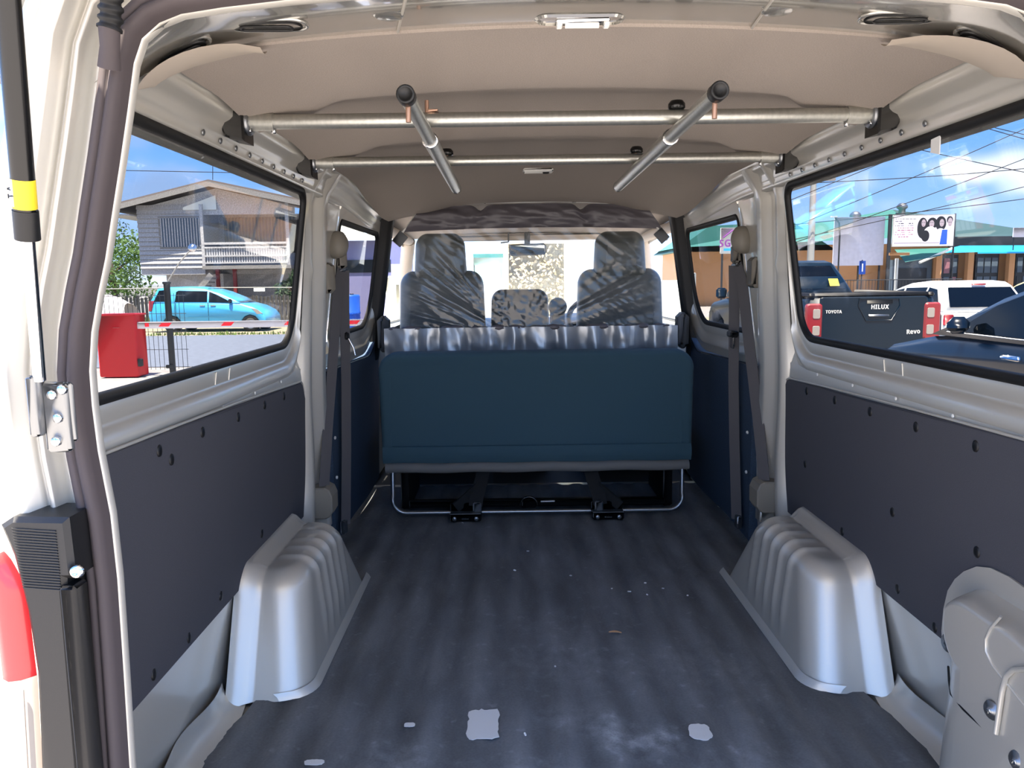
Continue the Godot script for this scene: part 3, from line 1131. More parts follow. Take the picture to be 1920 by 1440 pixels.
func lining(s: float) -> void:
	var lx := func(y: float) -> float: return 0.7755 - 0.0894 * y
	var side := "below the window that shows the house" if s < 0 else "below the window that shows the pickup"
	var o := thing("side_lining", "dark grey felt board lining " + side, "lining panel")
	var poly := pv([[-0.985, 0.700], [-1.13, 0.699], [-1.40, 0.692], [-1.72, 0.681], [-2.0, 0.671], [-2.215, 0.663], [-2.232, 0.655], [-2.245, 0.64], [-2.29, 0.58], [-2.335, 0.46], [-2.38, 0.34], [-2.40, 0.29], [-2.405, 0.262], [-2.395, 0.243], [-2.37, 0.234], [-2.30, 0.232], [-2.1, 0.232], [-1.6, 0.232], [-1.3, 0.234], [-0.985, 0.236]])
	if s > 0:
		poly = pv([[-0.985, 0.692], [-1.13, 0.688], [-1.40, 0.680], [-1.72, 0.669], [-2.0, 0.661], [-2.23, 0.652], [-2.255, 0.645], [-2.268, 0.63], [-2.31, 0.58], [-2.345, 0.46], [-2.385, 0.34], [-2.40, 0.29], [-2.405, 0.258], [-2.39, 0.238], [-2.36, 0.228], [-2.30, 0.226], [-2.1, 0.226], [-1.6, 0.226], [-1.3, 0.226], [-0.985, 0.226]])
	var st := mk()
	# board: front face, bevelled edge and back
	var big := poly
	var idx := Geometry2D.triangulate_polygon(big)
	var cen := Vector2(-1.7, 0.46)
	var P := func(p: Vector2, dx: float) -> Vector3: return Vector3(s * (lx.call(p.y) - dx), p.y, p.x)
	var inn := PackedVector2Array()
	for p in big: inn.append(p + (cen - p).normalized() * 0.004)
	for k in range(0, idx.size(), 3):
		tri(st, P.call(inn[idx[k]], 0.005), P.call(inn[idx[k + 1]], 0.005), P.call(inn[idx[k + 2]], 0.005))
	var n := big.size()
	for i in n:
		var j := (i + 1) % n
		quad(st, P.call(inn[i], 0.005), P.call(inn[j], 0.005), P.call(big[j], 0.002), P.call(big[i], 0.002))
		quad(st, P.call(big[i], 0.002), P.call(big[j], 0.002), P.call(big[j], -0.006), P.call(big[i], -0.006))
	obj("board", st, M["liner"], o)
	# bright painted lip round the top and front edge of the board
	st = mk()
	var pts := []
	for i in range(0, 15): pts.append(P.call(big[i] + (big[i] - cen).normalized() * 0.006, 0.001))
	tube(st, pts, 0.003, 8)
	obj("edge_lip", st, M["silver"], o)
	# push clips
	var clips := [[-1.297, 0.667], [-1.485, 0.662], [-1.687, 0.656], [-1.873, 0.653], [-2.039, 0.650], [-1.346, 0.640], [-1.442, 0.257], [-1.289, 0.262], [-1.61, 0.272], [-2.184, 0.262], [-1.886, 0.32], [-2.33, 0.44]]
	if s > 0: clips = [[-2.095, 0.637], [-1.91, 0.641], [-1.719, 0.644], [-1.52, 0.647], [-1.32, 0.651], [-1.902, 0.300], [-1.621, 0.262], [-1.323, 0.456], [-1.473, 0.242], [-1.631, 0.435], [-2.134, 0.421], [-2.34, 0.44]]
	var cm: Mesh = null
	for c in clips:
		if cm == null:
			st = mk()
			lathe(st, [Vector2(0.0001, 0.0035), Vector2(0.004, 0.0035), Vector2(0.0085, 0.002), Vector2(0.009, 0)], axis_t(Vector3.ZERO, Vector3(-s, 0, 0)), 12)
			st.generate_normals()
			cm = st.commit()
		same("push_clip", cm, M["clip_black"], o, Transform3D(Basis.from_scale(Vector3(1, 1.25, 1)), P.call(Vector2(c[0], c[1]), 0.005)))
	# cloth lining of the door ahead of the pillar
	var d := thing("door_lining", "navy padded door lining behind the " + ("belt beside the house side" if s < 0 else "belt beside the pickup side"), "lining panel")
	st = mk()
	grid(st, 24, 16, func(u, v):
		var z: float = lerpf(-2.56, -3.58, u)
		var top: float = 0.655 - 0.03 * u + 0.10 * smoothstep(0.72, 1.0, u)
		var y: float = lerpf(top, 0.03, v)
		var puff := 0.012 * sin(clampf(u * 1.0, 0, 1) * PI) * sin(clampf(v, 0, 1) * PI)
		return Vector3(s * (0.712 + 0.02 * v - puff - 0.004 * cos(u * 9.0)), y, z))
	grid(st, 24, 2, func(u, v):
		var z: float = lerpf(-2.56, -3.58, u)
		var top: float = 0.655 - 0.03 * u + 0.10 * smoothstep(0.72, 1.0, u)
		return Vector3(s * (0.712 + 0.035 * v), top + 0.004 * v, z))
	obj("pad", st, M["door_lining"], d)
	st = mk()
	grid(st, 2, 8, func(u, v): return Vector3(s * lerpf(0.712, 0.755, u), lerpf(0.655, 0.03, v), -2.558))
	obj("end_face", st, M["door_lining"], d)
	for q in [[-2.60, 0.28], [-2.60, 0.42]]:
		st = mk()
		disc(st, Vector3(s * 0.712, q[1], q[0]), Vector3(-s, 0, 0.2), 0.006, 0.004, 8)
		obj("screw", st, M["white_plastic"], d)


func seat_belt(s: float) -> void:
	var side := "the house" if s < 0 else "the pickup"
	var o := thing("seat_belt", "grey seat belt on the pillar beside the window facing " + side, "seat belt")
	var st := mk()
	# reel cover low on the pillar
	var t := Transform3D(Basis(Vector3(-s, 0, 0), Vector3.UP, Vector3(0, 0, -s * 1.0)) if false else Basis(), Vector3(s * 0.712, 0.258, -2.40))
	var pl := pv([[-0.040, -0.052], [0.018, -0.052], [0.030, -0.046], [0.040, -0.030], [0.041, 0.020], [0.032, 0.042], [0.018, 0.050], [-0.040, 0.050]])
	if s > 0:
		for i in pl.size(): pl[i].x = -pl[i].x
	var pl2 := PackedVector2Array()
	for p in pl: pl2.append(p)
	prism(st, pl2, 0.085, Transform3D(Basis(), Vector3(s * 0.714, 0.257, -2.445)), 0.004)
	obj("reel_cover", st, M["belt_cover"], o)
	st = mk()
	box(st, Vector3(s * 0.720, 0.185, -2.42), Vector3(0.05, 0.05, 0.05), 0.006)
	obj("reel_base", st, M["silver"], o)
	# upper belt guide and its cover on the pillar
	st = mk()
	box(st, Vector3(s * 0.688, 0.965, -2.50), Vector3(0.036, 0.098, 0.075), 0.012)
	obj("guide_cover", st, M["belt_cover"], o)
	st = mk()
	lathe(st, [Vector2(0.0001, 0.03), Vector2(0.02, 0.028), Vector2(0.031, 0.016), Vector2(0.034, 0.0), Vector2(0.034, -0.02)], axis_t(Vector3(s * 0.672, 1.075, -2.60), Vector3(-s, 0.1, 0.5)) * Transform3D(Basis.from_scale(Vector3(1.0, 1.0, 1.35)), Vector3.ZERO), 20)
	obj("anchor_cap", st, M["belt_cover"], o)
	st = mk()
	box(st, Vector3(s * 0.676, 1.03, -2.665), Vector3(0.03, 0.075, 0.06), 0.014, Transform3D())
	obj("belt_guide", st, M["belt_cover"], o)
	st = mk()
	box(st, Vector3(s * 0.672, 0.992, -2.655), Vector3(0.018, 0.012, 0.055), 0.004)
	obj("guide_loop", st, M["steel"], o)
	# webbing: from the reel up to the guide, then down to the floor
	st = mk()
	strap(st, [Vector3(s * 0.703, 0.305, -2.388), Vector3(s * 0.694, 0.50, -2.440), Vector3(s * 0.684, 0.75, -2.530), Vector3(s * 0.680, 0.93, -2.60), Vector3(s * 0.672, 0.99, -2.645)], Vector3(s * 0.45, 0, 0.9), 0.047, 0.002)
	obj("reel_webbing", st, M["webbing"], o)
	st = mk()
	strap(st, [Vector3(s * 0.668, 0.99, -2.662), Vector3(s * 0.676, 0.86, -2.675), Vector3(s * 0.683, 0.60, -2.685), Vector3(s * 0.690, 0.36, -2.675), Vector3(s * 0.70, 0.09, -2.66)], Vector3(s * 0.55, 0, 0.83), 0.045, 0.002)
	obj("hanging_webbing", st, M["webbing"], o)
	st = mk()
	if s > 0:
		box(st, Vector3(s * 0.672, 0.755, -2.672), Vector3(0.028, 0.022, 0.056), 0.005)
		obj("tongue_grip", st, M["clip_black"], o)
		st = mk()
		box(st, Vector3(s * 0.672, 0.725, -2.672), Vector3(0.006, 0.04, 0.036), 0.002)
		obj("tongue", st, M["chrome"], o)
	else:
		box(st, Vector3(s * 0.676, 0.765, -2.69), Vector3(0.018, 0.028, 0.03), 0.006)
		obj("tongue_grip", st, M["clip_black"], o)
		st = mk()
		tube(st, [Vector3(s * 0.670, 0.755, -2.69), Vector3(s * 0.655, 0.72, -2.70), Vector3(s * 0.65, 0.695, -2.70)], 0.003, 6)
		obj("tongue", st, M["chrome"], o)
	st = mk()
	box(st, Vector3(s * 0.705, 0.085, -2.655), Vector3(0.02, 0.05, 0.035), 0.005)
	obj("floor_anchor", st, M["steel"], o)


func rack() -> void:
	var k := 0
	for z in [-1.56, -2.08]:
		var r := 0.0142 if k == 0 else 0.0132
		var o := thing("rack_crossbar", "galvanised steel crossbar under the headliner, " + ("close to the rear header" if k == 0 else "ahead of the other towards the windscreen"), "rack bar", "crossbars of the roof rack")
		var st := mk()
		var pts := []
		for i in 13: pts.append(Vector3(lerpf(-0.605, 0.605, i / 12.0), 1.263, z))
		tube(st, pts, r, 20)
		obj("bar", st, M["galvanised"], o)
		for s in [-1.0, 1.0]:
			st = mk()
			tube(st, [Vector3(s * 0.612, 1.263, z), Vector3(s * 0.560, 1.263, z)], r + 0.0028, 20)
			obj("end_sleeve", st, M["galvanised"], o)
			st = mk()
			lathe(st, [Vector2(r, 0.004), Vector2(r + 0.010, 0.004), Vector2(r + 0.012, 0.0), Vector2(r + 0.012, -0.006)], axis_t(Vector3(s * 0.609, 1.263, z), Vector3(-s, 0, 0)), 20)
			obj("collar", st, M["steel"], o)
			for a in 3:
				st = mk()
				var ang := TAU * a / 3.0 + 0.5
				disc(st, Vector3(s * 0.606, 1.263 + 0.021 * cos(ang), z + 0.021 * sin(ang)), Vector3(-s, 0, 0), 0.004, 0.004, 8)
				obj("collar_screw", st, M["chrome"], o)
			st = mk()
			disc(st, Vector3(s * 0.562, 1.263 - r - 0.002, z), Vector3.DOWN, 0.005, 0.006, 8)
			obj("set_screw", st, M["chrome"], o)
			# folded bracket up to the roof rail
			st = mk()
			var pl := pv([[s * 0.611, 1.300], [s * 0.632, 1.303], [s * 0.672, 1.284], [s * 0.648, 1.232], [s * 0.640, 1.228], [s * 0.611, 1.222]])
			prism(st, pl, 0.062, Transform3D(Basis(), Vector3(0, 0, z - 0.031)), 0.004)
			obj("bracket", st, M["gloss_black"], o)
		k += 1
	for b in [[-0.259, "beside the bare copper bolt"], [0.221, "with the black wing knob near its end cap"]]:
		var x: float = b[0]
		var xe := x - 0.006 if x < 0 else x + 0.017
		var o := thing("rack_tube", "galvanised tube lying lengthwise under the crossbars, " + b[1], "rack tube", "lengthwise tubes of the roof rack")
		var at := func(z: float) -> Vector3: return Vector3(lerpf(x, xe, (z + 1.23) / -1.22), 1.2335, z)
		var st := mk()
		tube(st, [at.call(-1.236), at.call(-1.62)], 0.0128, 18)
		obj("inner_tube", st, M["galvanised"], o)
		st = mk()
		tube(st, [at.call(-1.61), at.call(-2.44)], 0.0155, 18)
		obj("outer_tube", st, M["galvanised"], o)
		st = mk()
		lathe(st, [Vector2(0.0125, 0.0), Vector2(0.0165, 0.001), Vector2(0.0165, -0.006), Vector2(0.0155, -0.008)], axis_t(at.call(-1.606), Vector3(0, 0, 1)), 18)
		obj("joint_ring", st, M["chrome"], o)
		st = mk()
		lathe(st, [Vector2(0.0001, 0.006), Vector2(0.0095, 0.006), Vector2(0.010, 0.008), Vector2(0.0135, 0.0085), Vector2(0.0145, 0.006), Vector2(0.0145, -0.016), Vector2(0.0125, -0.018)], axis_t(at.call(-1.226), Vector3(0, 0, 1)), 20)
		obj("end_cap", st, M["clip_black"], o)
		st = mk()
		lathe(st, [Vector2(0.0001, 0.004), Vector2(0.012, 0.004), Vector2(0.016, 0.002), Vector2(0.0162, -0.01)], axis_t(at.call(-2.44), Vector3(0, 0, -1)), 18)
		obj("end_collar", st, M["chrome"], o)
		# clamp bolts through the crossbars
		var j := 0
		for z in [-1.56, -2.08]:
			var c: Vector3 = at.call(z)
			st = mk()
			tube(st, [Vector3(c.x, 1.244, z), Vector3(c.x, 1.30 if x < 0 and j == 0 else 1.286, z)], 0.0042 if x < 0 else 0.004, 8)
			obj("clamp_bolt", st, M["copper"], o)
			if not (x < 0 and j == 0):
				st = mk()
				lathe(st, [Vector2(0.0001, 0.016), Vector2(0.012, 0.016), Vector2(0.0165, 0.010), Vector2(0.017, 0.002), Vector2(0.013, -0.001), Vector2(0.0001, -0.001)], Transform3D(Basis(), Vector3(c.x + (0.0 if x < 0 else 0.002), 1.2775, z)), 16)
				obj("wing_knob", st, M["gloss_black"], o)
			else:
				st = mk()
				box(st, Vector3(c.x + 0.012, 1.280, z), Vector3(0.02, 0.004, 0.02), 0.001)
				obj("bolt_washer", st, M["copper"], o)
			j += 1
		st = mk()
		tube(st, [at.call(-1.25) + Vector3(0, -0.010, 0), at.call(-1.25) + Vector3(0, -0.036, 0)], 0.0042, 8)
		obj("end_bolt", st, M["copper"], o)


func bench() -> void:
	var o := thing("bench_seat", "dark blue-grey cloth bench seat seen from its back", "bench seat")
	var st := mk()
	# backrest: rounded slab, slightly barrelled
	var prof := rrect(-0.634, 0.634, 0.235, 0.668, [0.03, 0.03, 0.075, 0.075], 8)
	var rows := []
	for q in [[0.05, -3.040], [0.02, -3.032], [0.006, -3.036], [0.0, -3.050], [0.0, -3.12], [0.012, -3.15], [0.05, -3.165]]:
		var r := PackedVector3Array()
		for p in prof:
			var c := Vector2(clampf(p.x, -0.56, 0.56), clampf(p.y, 0.31, 0.59))
			var v: Vector2 = p - (p - c).normalized() * float(q[0]) if (p - c).length() > 0.0001 else p
			var lean: float = (v.y - 0.235) * 0.02
			r.append(Vector3(v.x * (1.0 - 0.012 * (0.668 - v.y) / 0.43), v.y, q[1] - lean - 0.012 * (v.x * v.x)))
		rows.append(r)
	smooth(st)
	skin(st, rows, true)
	# flat back and front faces
	for e in [0, rows.size() - 1]:
		var idx := Geometry2D.triangulate_polygon(prof)
		for k in range(0, idx.size(), 3): tri(st, rows[e][idx[k]], rows[e][idx[k + 1]], rows[e][idx[k + 2]])
	obj("backrest", st, M["bench_cloth"], o)
	st = mk()
	grid(st, 30, 6, func(u, v):
		var x: float = lerpf(-0.622, 0.622, u)
		return Vector3(x, lerpf(0.290, 0.222, v), -3.029 - 0.012 * x * x + 0.010 * sin(v * PI)))
	obj("lower_flap", st, M["bench_cloth"], o)
	st = mk()
	var pts := []
	for i in 21: pts.append(Vector3(lerpf(-0.612, 0.612, i / 20.0), 0.203 + 0.002 * sin(i * 1.3), -3.030 - 0.010 * pow(lerpf(-0.6, 0.6, i / 20.0), 2.0)))
	tube(st, pts, 0.021, 12)
	obj("piping", st, M["bench_piping"], o)
	st = mk()
	box(st, Vector3(0, 0.265, -3.36), Vector3(1.26, 0.15, 0.46), 0.05)
	obj("cushion", st, M["bench_cloth"], o)
	# bent steel frame behind the legs
	st = mk()
	pts = []
	for s in [-1.0]:
		pts.append(Vector3(-0.585, 0.20, -3.03))
		pts.append(Vector3(-0.585, 0.09, -3.02))
		for i in 7:
			var a := PI * 0.5 * i / 6.0
			pts.append(Vector3(-0.585 + 0.055 * (1.0 - cos(a)), 0.078 - 0.055 * sin(a), -3.01))
	for i in range(pts.size() - 1, -1, -1): pts.append(Vector3(-pts[i].x, pts[i].y, pts[i].z))
	tube(st, pts, 0.009, 10)
	obj("frame_tube", st, M["steel"], o)
	st = mk()
	box(st, Vector3(0, 0.035, -3.10), Vector3(1.06, 0.03, 0.03), 0.005)
	obj("cross_rail", st, M["clip_black"], o)
	for s in [-1.0, 1.0]:
		st = mk()
		box(st, Vector3(s * 0.55, 0.11, -3.30), Vector3(0.04, 0.22, 0.34), 0.008)
		obj("side_leg", st, M["clip_black"], o)
		# floor catch with its bolts
		var c := Vector3(s * 0.283 - 0.006, 0.02, -2.965)
		st = mk()
		box(st, c, Vector3(0.125, 0.032, 0.05), 0.006)
		box(st, c + Vector3(0, 0.024, -0.03), Vector3(0.125, 0.045, 0.008), 0.003)
		var ft := obj("floor_catch", st, M["gloss_black"], o)
		st = mk()
		box(st, c + Vector3(0, 0.0165, 0.006), Vector3(0.122, 0.002, 0.038), 0.0)
		obj("catch_plate", st, M["steel"], ft)
		for q in [-0.043, 0.043]:
			st = mk()
			disc(st, c + Vector3(q, -0.002, 0.025), Vector3(0, 0, 1), 0.009, 0.006, 10)
			obj("catch_bolt", st, M["steel"], ft)
		st = mk()
		box(st, c + Vector3(0, -0.002, 0.027), Vector3(0.028, 0.007, 0.004), 0.001)
		obj("catch_latch", st, M["chrome"], ft)
		# buckle straps
		st = mk()
		strap(st, [Vector3(s * 0.215, 0.205, -3.08), Vector3(s * 0.225, 0.15, -3.04), Vector3(s * 0.245, 0.09, -3.0), Vector3(s * 0.25, 0.055, -2.985)], Vector3(1, 0, 0.1), 0.055, 0.006)
		obj("buckle_strap", st, M["webbing_black"], o)
		st = mk()
		strap(st, [Vector3(s * 0.24, 0.12, -3.03), Vector3(s * 0.285, 0.085, -3.0), Vector3(s * 0.33, 0.05, -2.985)], Vector3(0.35 * s, 0.9, 0.2), 0.042, 0.012)
		obj("buckle", st, M["webbing_black"], o)
		st = mk()
		box(st, Vector3(s * 0.243, 0.052, -2.972), Vector3(0.034, 0.046, 0.014), 0.006)
		obj("buckle_head", st, M["grey_plastic"], o)
	# release ring and lever in the middle
	st = mk()
	pts = []
	for i in 13:
		var a := PI * i / 12.0
		pts.append(Vector3(-0.036 + 0.034 * cos(a), 0.052 + 0.034 * sin(a), -3.0))
	tube(st, pts, 0.005, 8)
	box(st, Vector3(-0.036, 0.056, -3.003), Vector3(0.055, 0.034, 0.012), 0.004)
	obj("release_ring", st, M["gloss_black"], o)
	st = mk()
	tube(st, [Vector3(0.012, 0.066, -3.0), Vector3(0.068, 0.068, -3.0)], 0.005, 8)
	obj("release_lever", st, M["steel"], o)


func seat_back(o: Node3D, cx: float, half: float, y0: float, y1: float, rad: float, z: float, th: float, called: String, m: Material) -> void:
	var st := mk()
	var prof := rrect(cx - half, cx + half, y0, y1, [0.03, 0.03, rad, rad], 8)
	var rows := []
	for q in [[0.06, 0.012], [0.03, 0.008], [0.01, -0.004], [0.0, -0.03], [0.0, -th * 0.75], [0.02, -th], [0.06, -th - 0.006]]:
		var r := PackedVector3Array()
		for p in prof:
			var c := Vector2(clampf(p.x, cx - half + 0.07, cx + half - 0.07), clampf(p.y, y0 + 0.07, y1 - 0.07))
			var v: Vector2 = p - (p - c).normalized() * q[0]
			var taper := 1.0 - 0.10 * clampf((v.y - y0) / (y1 - y0), 0, 1)
			r.append(Vector3(cx + (v.x - cx) * taper, v.y, z + q[1] - 0.05 * (v.y - y0)))
		rows.append(r)
	smooth(st)
	skin(st, rows, true)
	var idx := Geometry2D.triangulate_polygon(prof)
	for e in [0, rows.size() - 1]:
		for k in range(0, idx.size(), 3): tri(st, rows[e][idx[k]], rows[e][idx[k + 1]], rows[e][idx[k + 2]])
	obj(called, st, m, o)


func front_seats() -> void:
	for s in [-1.0, 1.0]:
		var o := thing("front_seat", "tall dark front seat with headrest " + ("on the passenger side, away from the steering wheel" if s < 0 else "on the driver side by the steering wheel"), "car seat")
		var cx := -0.432 if s < 0 else 0.437
		seat_back(o, cx, 0.222, 0.36, 1.0, 0.07, -3.72, 0.12, "backrest", M["seat_vinyl"])
		seat_back(o, cx - 0.003, 0.128, 0.96, 1.178, 0.06, -3.73, 0.09, "headrest", M["seat_vinyl"])
		var st := mk()
		box(st, Vector3(cx, 0.40, -4.08), Vector3(0.43, 0.14, 0.40), 0.05)
		obj("cushion", st, M["seat_vinyl"], o)
		st = mk()
		box(st, Vector3(cx, 0.15, -4.05), Vector3(0.42, 0.36, 0.42), 0.02)
		obj("seat_base", st, M["clip_black"], o)
	var c := thing("centre_seat", "low middle seat back between the two front seats", "car seat")
	seat_back(c, -0.052, 0.154, 0.42, 0.905, 0.055, -3.76, 0.10, "backrest", M["seat_vinyl"])
	var st := mk()
	box(st, Vector3(-0.052, 0.40, -4.08), Vector3(0.30, 0.14, 0.38), 0.04)
	obj("cushion", st, M["seat_vinyl"], c)
	st = mk()
	box(st, Vector3(-0.05, 0.15, -4.05), Vector3(0.30, 0.36, 0.38), 0.02)
	obj("seat_base", st, M["clip_black"], c)


func partition() -> void:
	var o := thing("partition_curtain", "clear plastic curtain with dark vinyl borders behind the front seats", "curtain")
	var edge := func(y: float) -> float:
		# half width of the opening by height
		if y > 1.125: return lerpf(0.585, 0.462, (y - 1.125) / 0.14)
		return lerpf(0.622, 0.585, clampf((y - 0.70) / 0.425, 0, 1))
	var wr := FastNoiseLite.new()
	wr.seed = 3
	wr.frequency = 2.2
	wr.fractal_octaves = 3
	# clear sheet, creased towards the lower middle
	var st := mk()
	grid(st, 90, 50, func(u, v):
		var y: float = lerpf(1.172, 0.752, v)
		var x: float = lerpf(-1.0, 1.0, u) * float(edge.call(y))
		var a := atan2(y - 0.70, x + 0.08)
		var fan := smoothstep(1.16, 0.80, y)
		var z := -3.30 + 0.004 * wr.get_noise_2d(x * 1.2, y * 0.9) + fan * (0.007 * wr.get_noise_2d(a * 2.6, 4.0) + 0.0045 * wr.get_noise_2d(a * 8.0, 9.0)) + 0.0015 * wr.get_noise_2d(x * 6.0 + y * 7.0, y * 2.0)
		return Vector3(x, y, z))
	obj("clear_sheet", st, M["film"], o)
	# dark border rolled along the top
	st = mk()
	grid(st, 90, 12, func(u, v):
		var x: float = lerpf(-0.468, 0.468, u)
		var sag := 0.0
		for q in [-0.22, 0.20]: sag = maxf(sag, exp(-pow((x - q) / 0.022, 2.0)))
		var y: float = 1.267 - 0.012 * pow(absf(x) / 0.46, 2.0) - 0.098 * v - 0.03 * sag * (1.0 - v) * 0.8
		x *= 1.0 + 0.16 * v
		return Vector3(x, y, -3.285 + 0.018 * sin(v * PI) + 0.012 * wr.get_noise_2d(x * 3.0, v * 1.5) + 0.016 * sag * sin(v * 7.0)))
	obj("top_border", st, M["vinyl_dark"], o)
	# silver border along the bottom, gathered in folds
	st = mk()
	grid(st, 120, 8, func(u, v):
		var x: float = lerpf(-0.642, 0.612, u)
		var y: float = 0.752 - 0.16 * v + 0.004 * wr.get_noise_2d(x * 4.0, 2.0)
		return Vector3(x, y, -3.28 + 0.014 * sin(x * 52.0 + 3.0 * wr.get_noise_2d(x * 2.0, 1.0)) * (0.4 + 0.6 * v) + 0.006 * wr.get_noise_2d(x * 6.0, v)))
	obj("bottom_border", st, M["vinyl_silver"], o)
	# puckered hem
	st = mk()
	for i in 22:
		var x := -0.60 + 1.18 * i / 21.0 + 0.012 * sin(i * 2.3)
		var q := 0.016 + 0.008 * sin(i * 1.7)
		lathe(st, [Vector2(0.0001, 0.5 * q), Vector2(q * 0.7, 0.3 * q), Vector2(q, -0.2 * q), Vector2(q * 0.6, -0.5 * q)], axis_t(Vector3(x, 0.752, -3.288), Vector3(0, 1, 0.1)) * Transform3D(Basis.from_scale(Vector3(1.5, 1, 0.4)), Vector3.ZERO), 10)
	obj("puckered_hem", st, M["vinyl_dark"], o)
	# cream edging rod and its clips
	st = mk()
	tube(st, [Vector3(-0.588, 1.12, -3.29), Vector3(-0.53, 1.175, -3.288), Vector3(-0.466, 1.262, -3.285), Vector3(-0.2, 1.274, -3.28), Vector3(0.1, 1.276, -3.28), Vector3(0.445, 1.262, -3.285), Vector3(0.51, 1.175, -3.288), Vector3(0.566, 1.11, -3.29)], 0.005, 8)
	obj("edging_rod", st, M["white_plastic"], o)
	for x in [-0.205, 0.172]:
		st = mk()
		box(st, Vector3(x, 1.280, -3.278), Vector3(0.022, 0.022, 0.02), 0.003)
		obj("rod_clip", st, M["clip_black"], o)
	for s in [-1.0, 1.0]:
		st = mk()
		box(st, Vector3(), Vector3(0.055, 0.045, 0.004), 0.002, Transform3D(Basis(Vector3.BACK, s * -0.85), Vector3(s * 0.55 - 0.01, 1.128, -3.282)))
		obj("fastening_patch", st, M["grey_plastic"], o)


func jack_cover() -> void:
	var o := thing("jack_cover", "silver bulged jack cover in the corner below the dark lining", "cover panel")
	var st := mk()
	var pl := pv([[-1.44, 0.205], [-1.441, 0.25], [-1.432, 0.30], [-1.415, 0.345], [-1.39, 0.378], [-1.36, 0.405], [-1.32, 0.43], [-1.28, 0.443], [-1.23, 0.447], [-1.15, 0.44], [-1.0, 0.41], [-0.99, 0.205]])
	var P := func(z: float, y: float, x: float) -> Vector3: return Vector3(x, y, z)
	var idx := Geometry2D.triangulate_polygon(pl)
	for k in range(0, idx.size(), 3):
		var a := []
		for j in 3: a.append(P.call(pl[idx[k + j]].x, pl[idx[k + j]].y, 0.7735 - 0.0894 * pl[idx[k + j]].y - 0.007))
		tri(st, a[0], a[1], a[2])
	for i in pl.size():
		var j := (i + 1) % pl.size()
		var xa := 0.7735 - 0.0894 * pl[i].y
		var xb := 0.7735 - 0.0894 * pl[j].y
		quad(st, P.call(pl[i].x, pl[i].y, xa - 0.007), P.call(pl[j].x, pl[j].y, xb - 0.007), P.call(pl[j].x, pl[j].y, xb + 0.002), P.call(pl[i].x, pl[i].y, xa + 0.002))
	obj("flange", st, M["silver"], o)
	# bulged body
	st = mk()
	smooth(st)
	var base := []
	for i in 6: base.append(Vector2(-1.395, 0.0 + 0.05 * i))
	for i in 11:
		var a := PI - PI * 0.5 * i / 10.0
		base.append(Vector2(-1.265 + 0.13 * cos(a), 0.262 + 0.145 * sin(a)))
	base.append(Vector2(-1.15, 0.41))
	base.append(Vector2(-1.0, 0.395))
	var rows := []
	for q in [[0.0, 0.742], [0.012, 0.738], [0.03, 0.728], [0.055, 0.708], [0.078, 0.693], [0.098, 0.684], [0.115, 0.680], [0.13, 0.679]]:
		var r := PackedVector3Array()
		for b in base:
			var lift: float = q[0] * 0.0
			var c := Vector2(-1.15, 0.20)
			var inw: Vector2 = Vector2(1.0, 0.0) if b.y <= 0.262 else (Vector2(-1.265, 0.262) - b).normalized()
			if b.x > -1.26: inw = Vector2(0, -1)
			var v: Vector2 = b + inw * q[0] * (1.0 if b.y <= 0.262 else lerpf(1.0, 0.25, clampf((b.y - 0.262) / 0.12, 0, 1)))
			r.append(Vector3(q[1] + lift - 0.012 * clampf((0.2 - v.y) / 0.2, 0, 1), v.y, v.x))
		rows.append(r)
	skin(st, rows)
	flat(st)
	# front face
	var last: PackedVector3Array = rows[rows.size() - 1]
	var face := PackedVector2Array()
	for v in last: face.append(Vector2(v.z, v.y))
	face.append(Vector2(-0.985, 0.38))
	face.append(Vector2(-0.985, 0.0))
	idx = Geometry2D.triangulate_polygon(face)
	for k in range(0, idx.size(), 3):
		var a := []
		for j in 3:
			var p := face[idx[k + j]]
			a.append(Vector3(0.679 - 0.012 * clampf((0.2 - p.y) / 0.2, 0, 1), p.y, p.x))
		tri(st, a[0], a[1], a[2])
	obj("body", st, M["silver"], o)
	# seam between the upper lid and the lower part
	st = mk()
	tube(st, [Vector3(0.736, 0.198, -1.397), Vector3(0.708, 0.198, -1.345), Vector3(0.685, 0.198, -1.298), Vector3(0.6785, 0.198, -1.25), Vector3(0.6780, 0.198, -1.0)], 0.0022, 6)
	obj("lid_seam", st, M["clip_black"], o)
	# raised inner panel ridge
	st = mk()
	tube(st, [Vector3(0.679, 0.405, -1.17), Vector3(0.6785, 0.375, -1.192), Vector3(0.6785, 0.35, -1.203), Vector3(0.6785, 0.33, -1.200), Vector3(0.6785, 0.315, -1.18), Vector3(0.6785, 0.28, -1.05)], 0.0025, 8)
	obj("ridge", st, M["silver"], o)
	# lid edge
	st = mk()
	tube(st, [Vector3(0.676, 0.365, -1.05), Vector3(0.675, 0.352, -1.10), Vector3(0.675, 0.338, -1.125), Vector3(0.675, 0.318, -1.141), Vector3(0.675, 0.29, -1.148), Vector3(0.672, 0.215, -1.150)], 0.0045, 8)
	obj("lid_edge", st, M["silver"], o)
	for q in [[0.744, 0.238, -1.412, 0.020], [0.678, 0.242, -1.172, 0.017], [0.676, 0.20, -1.10, 0.017]]:
		st = mk()
		lathe(st, [Vector2(0.0001, 0.008), Vector2(0.006, 0.008), Vector2(0.007, 0.005), Vector2(q[3] * 0.9, 0.003), Vector2(q[3], 0.0)], axis_t(Vector3(q[0], q[1], q[2]), Vector3(-1, 0, 0.25)), 18)
		var scr := obj("screw", st, M["steel"], o)
		st = mk()
		disc(st, Vector3(q[0], q[1], q[2]) + Vector3(-1, 0, 0.25).normalized() * 0.0075, Vector3(-1, 0, 0.25), 0.005, 0.002, 6)
		obj("socket", st, M["chrome"], scr)


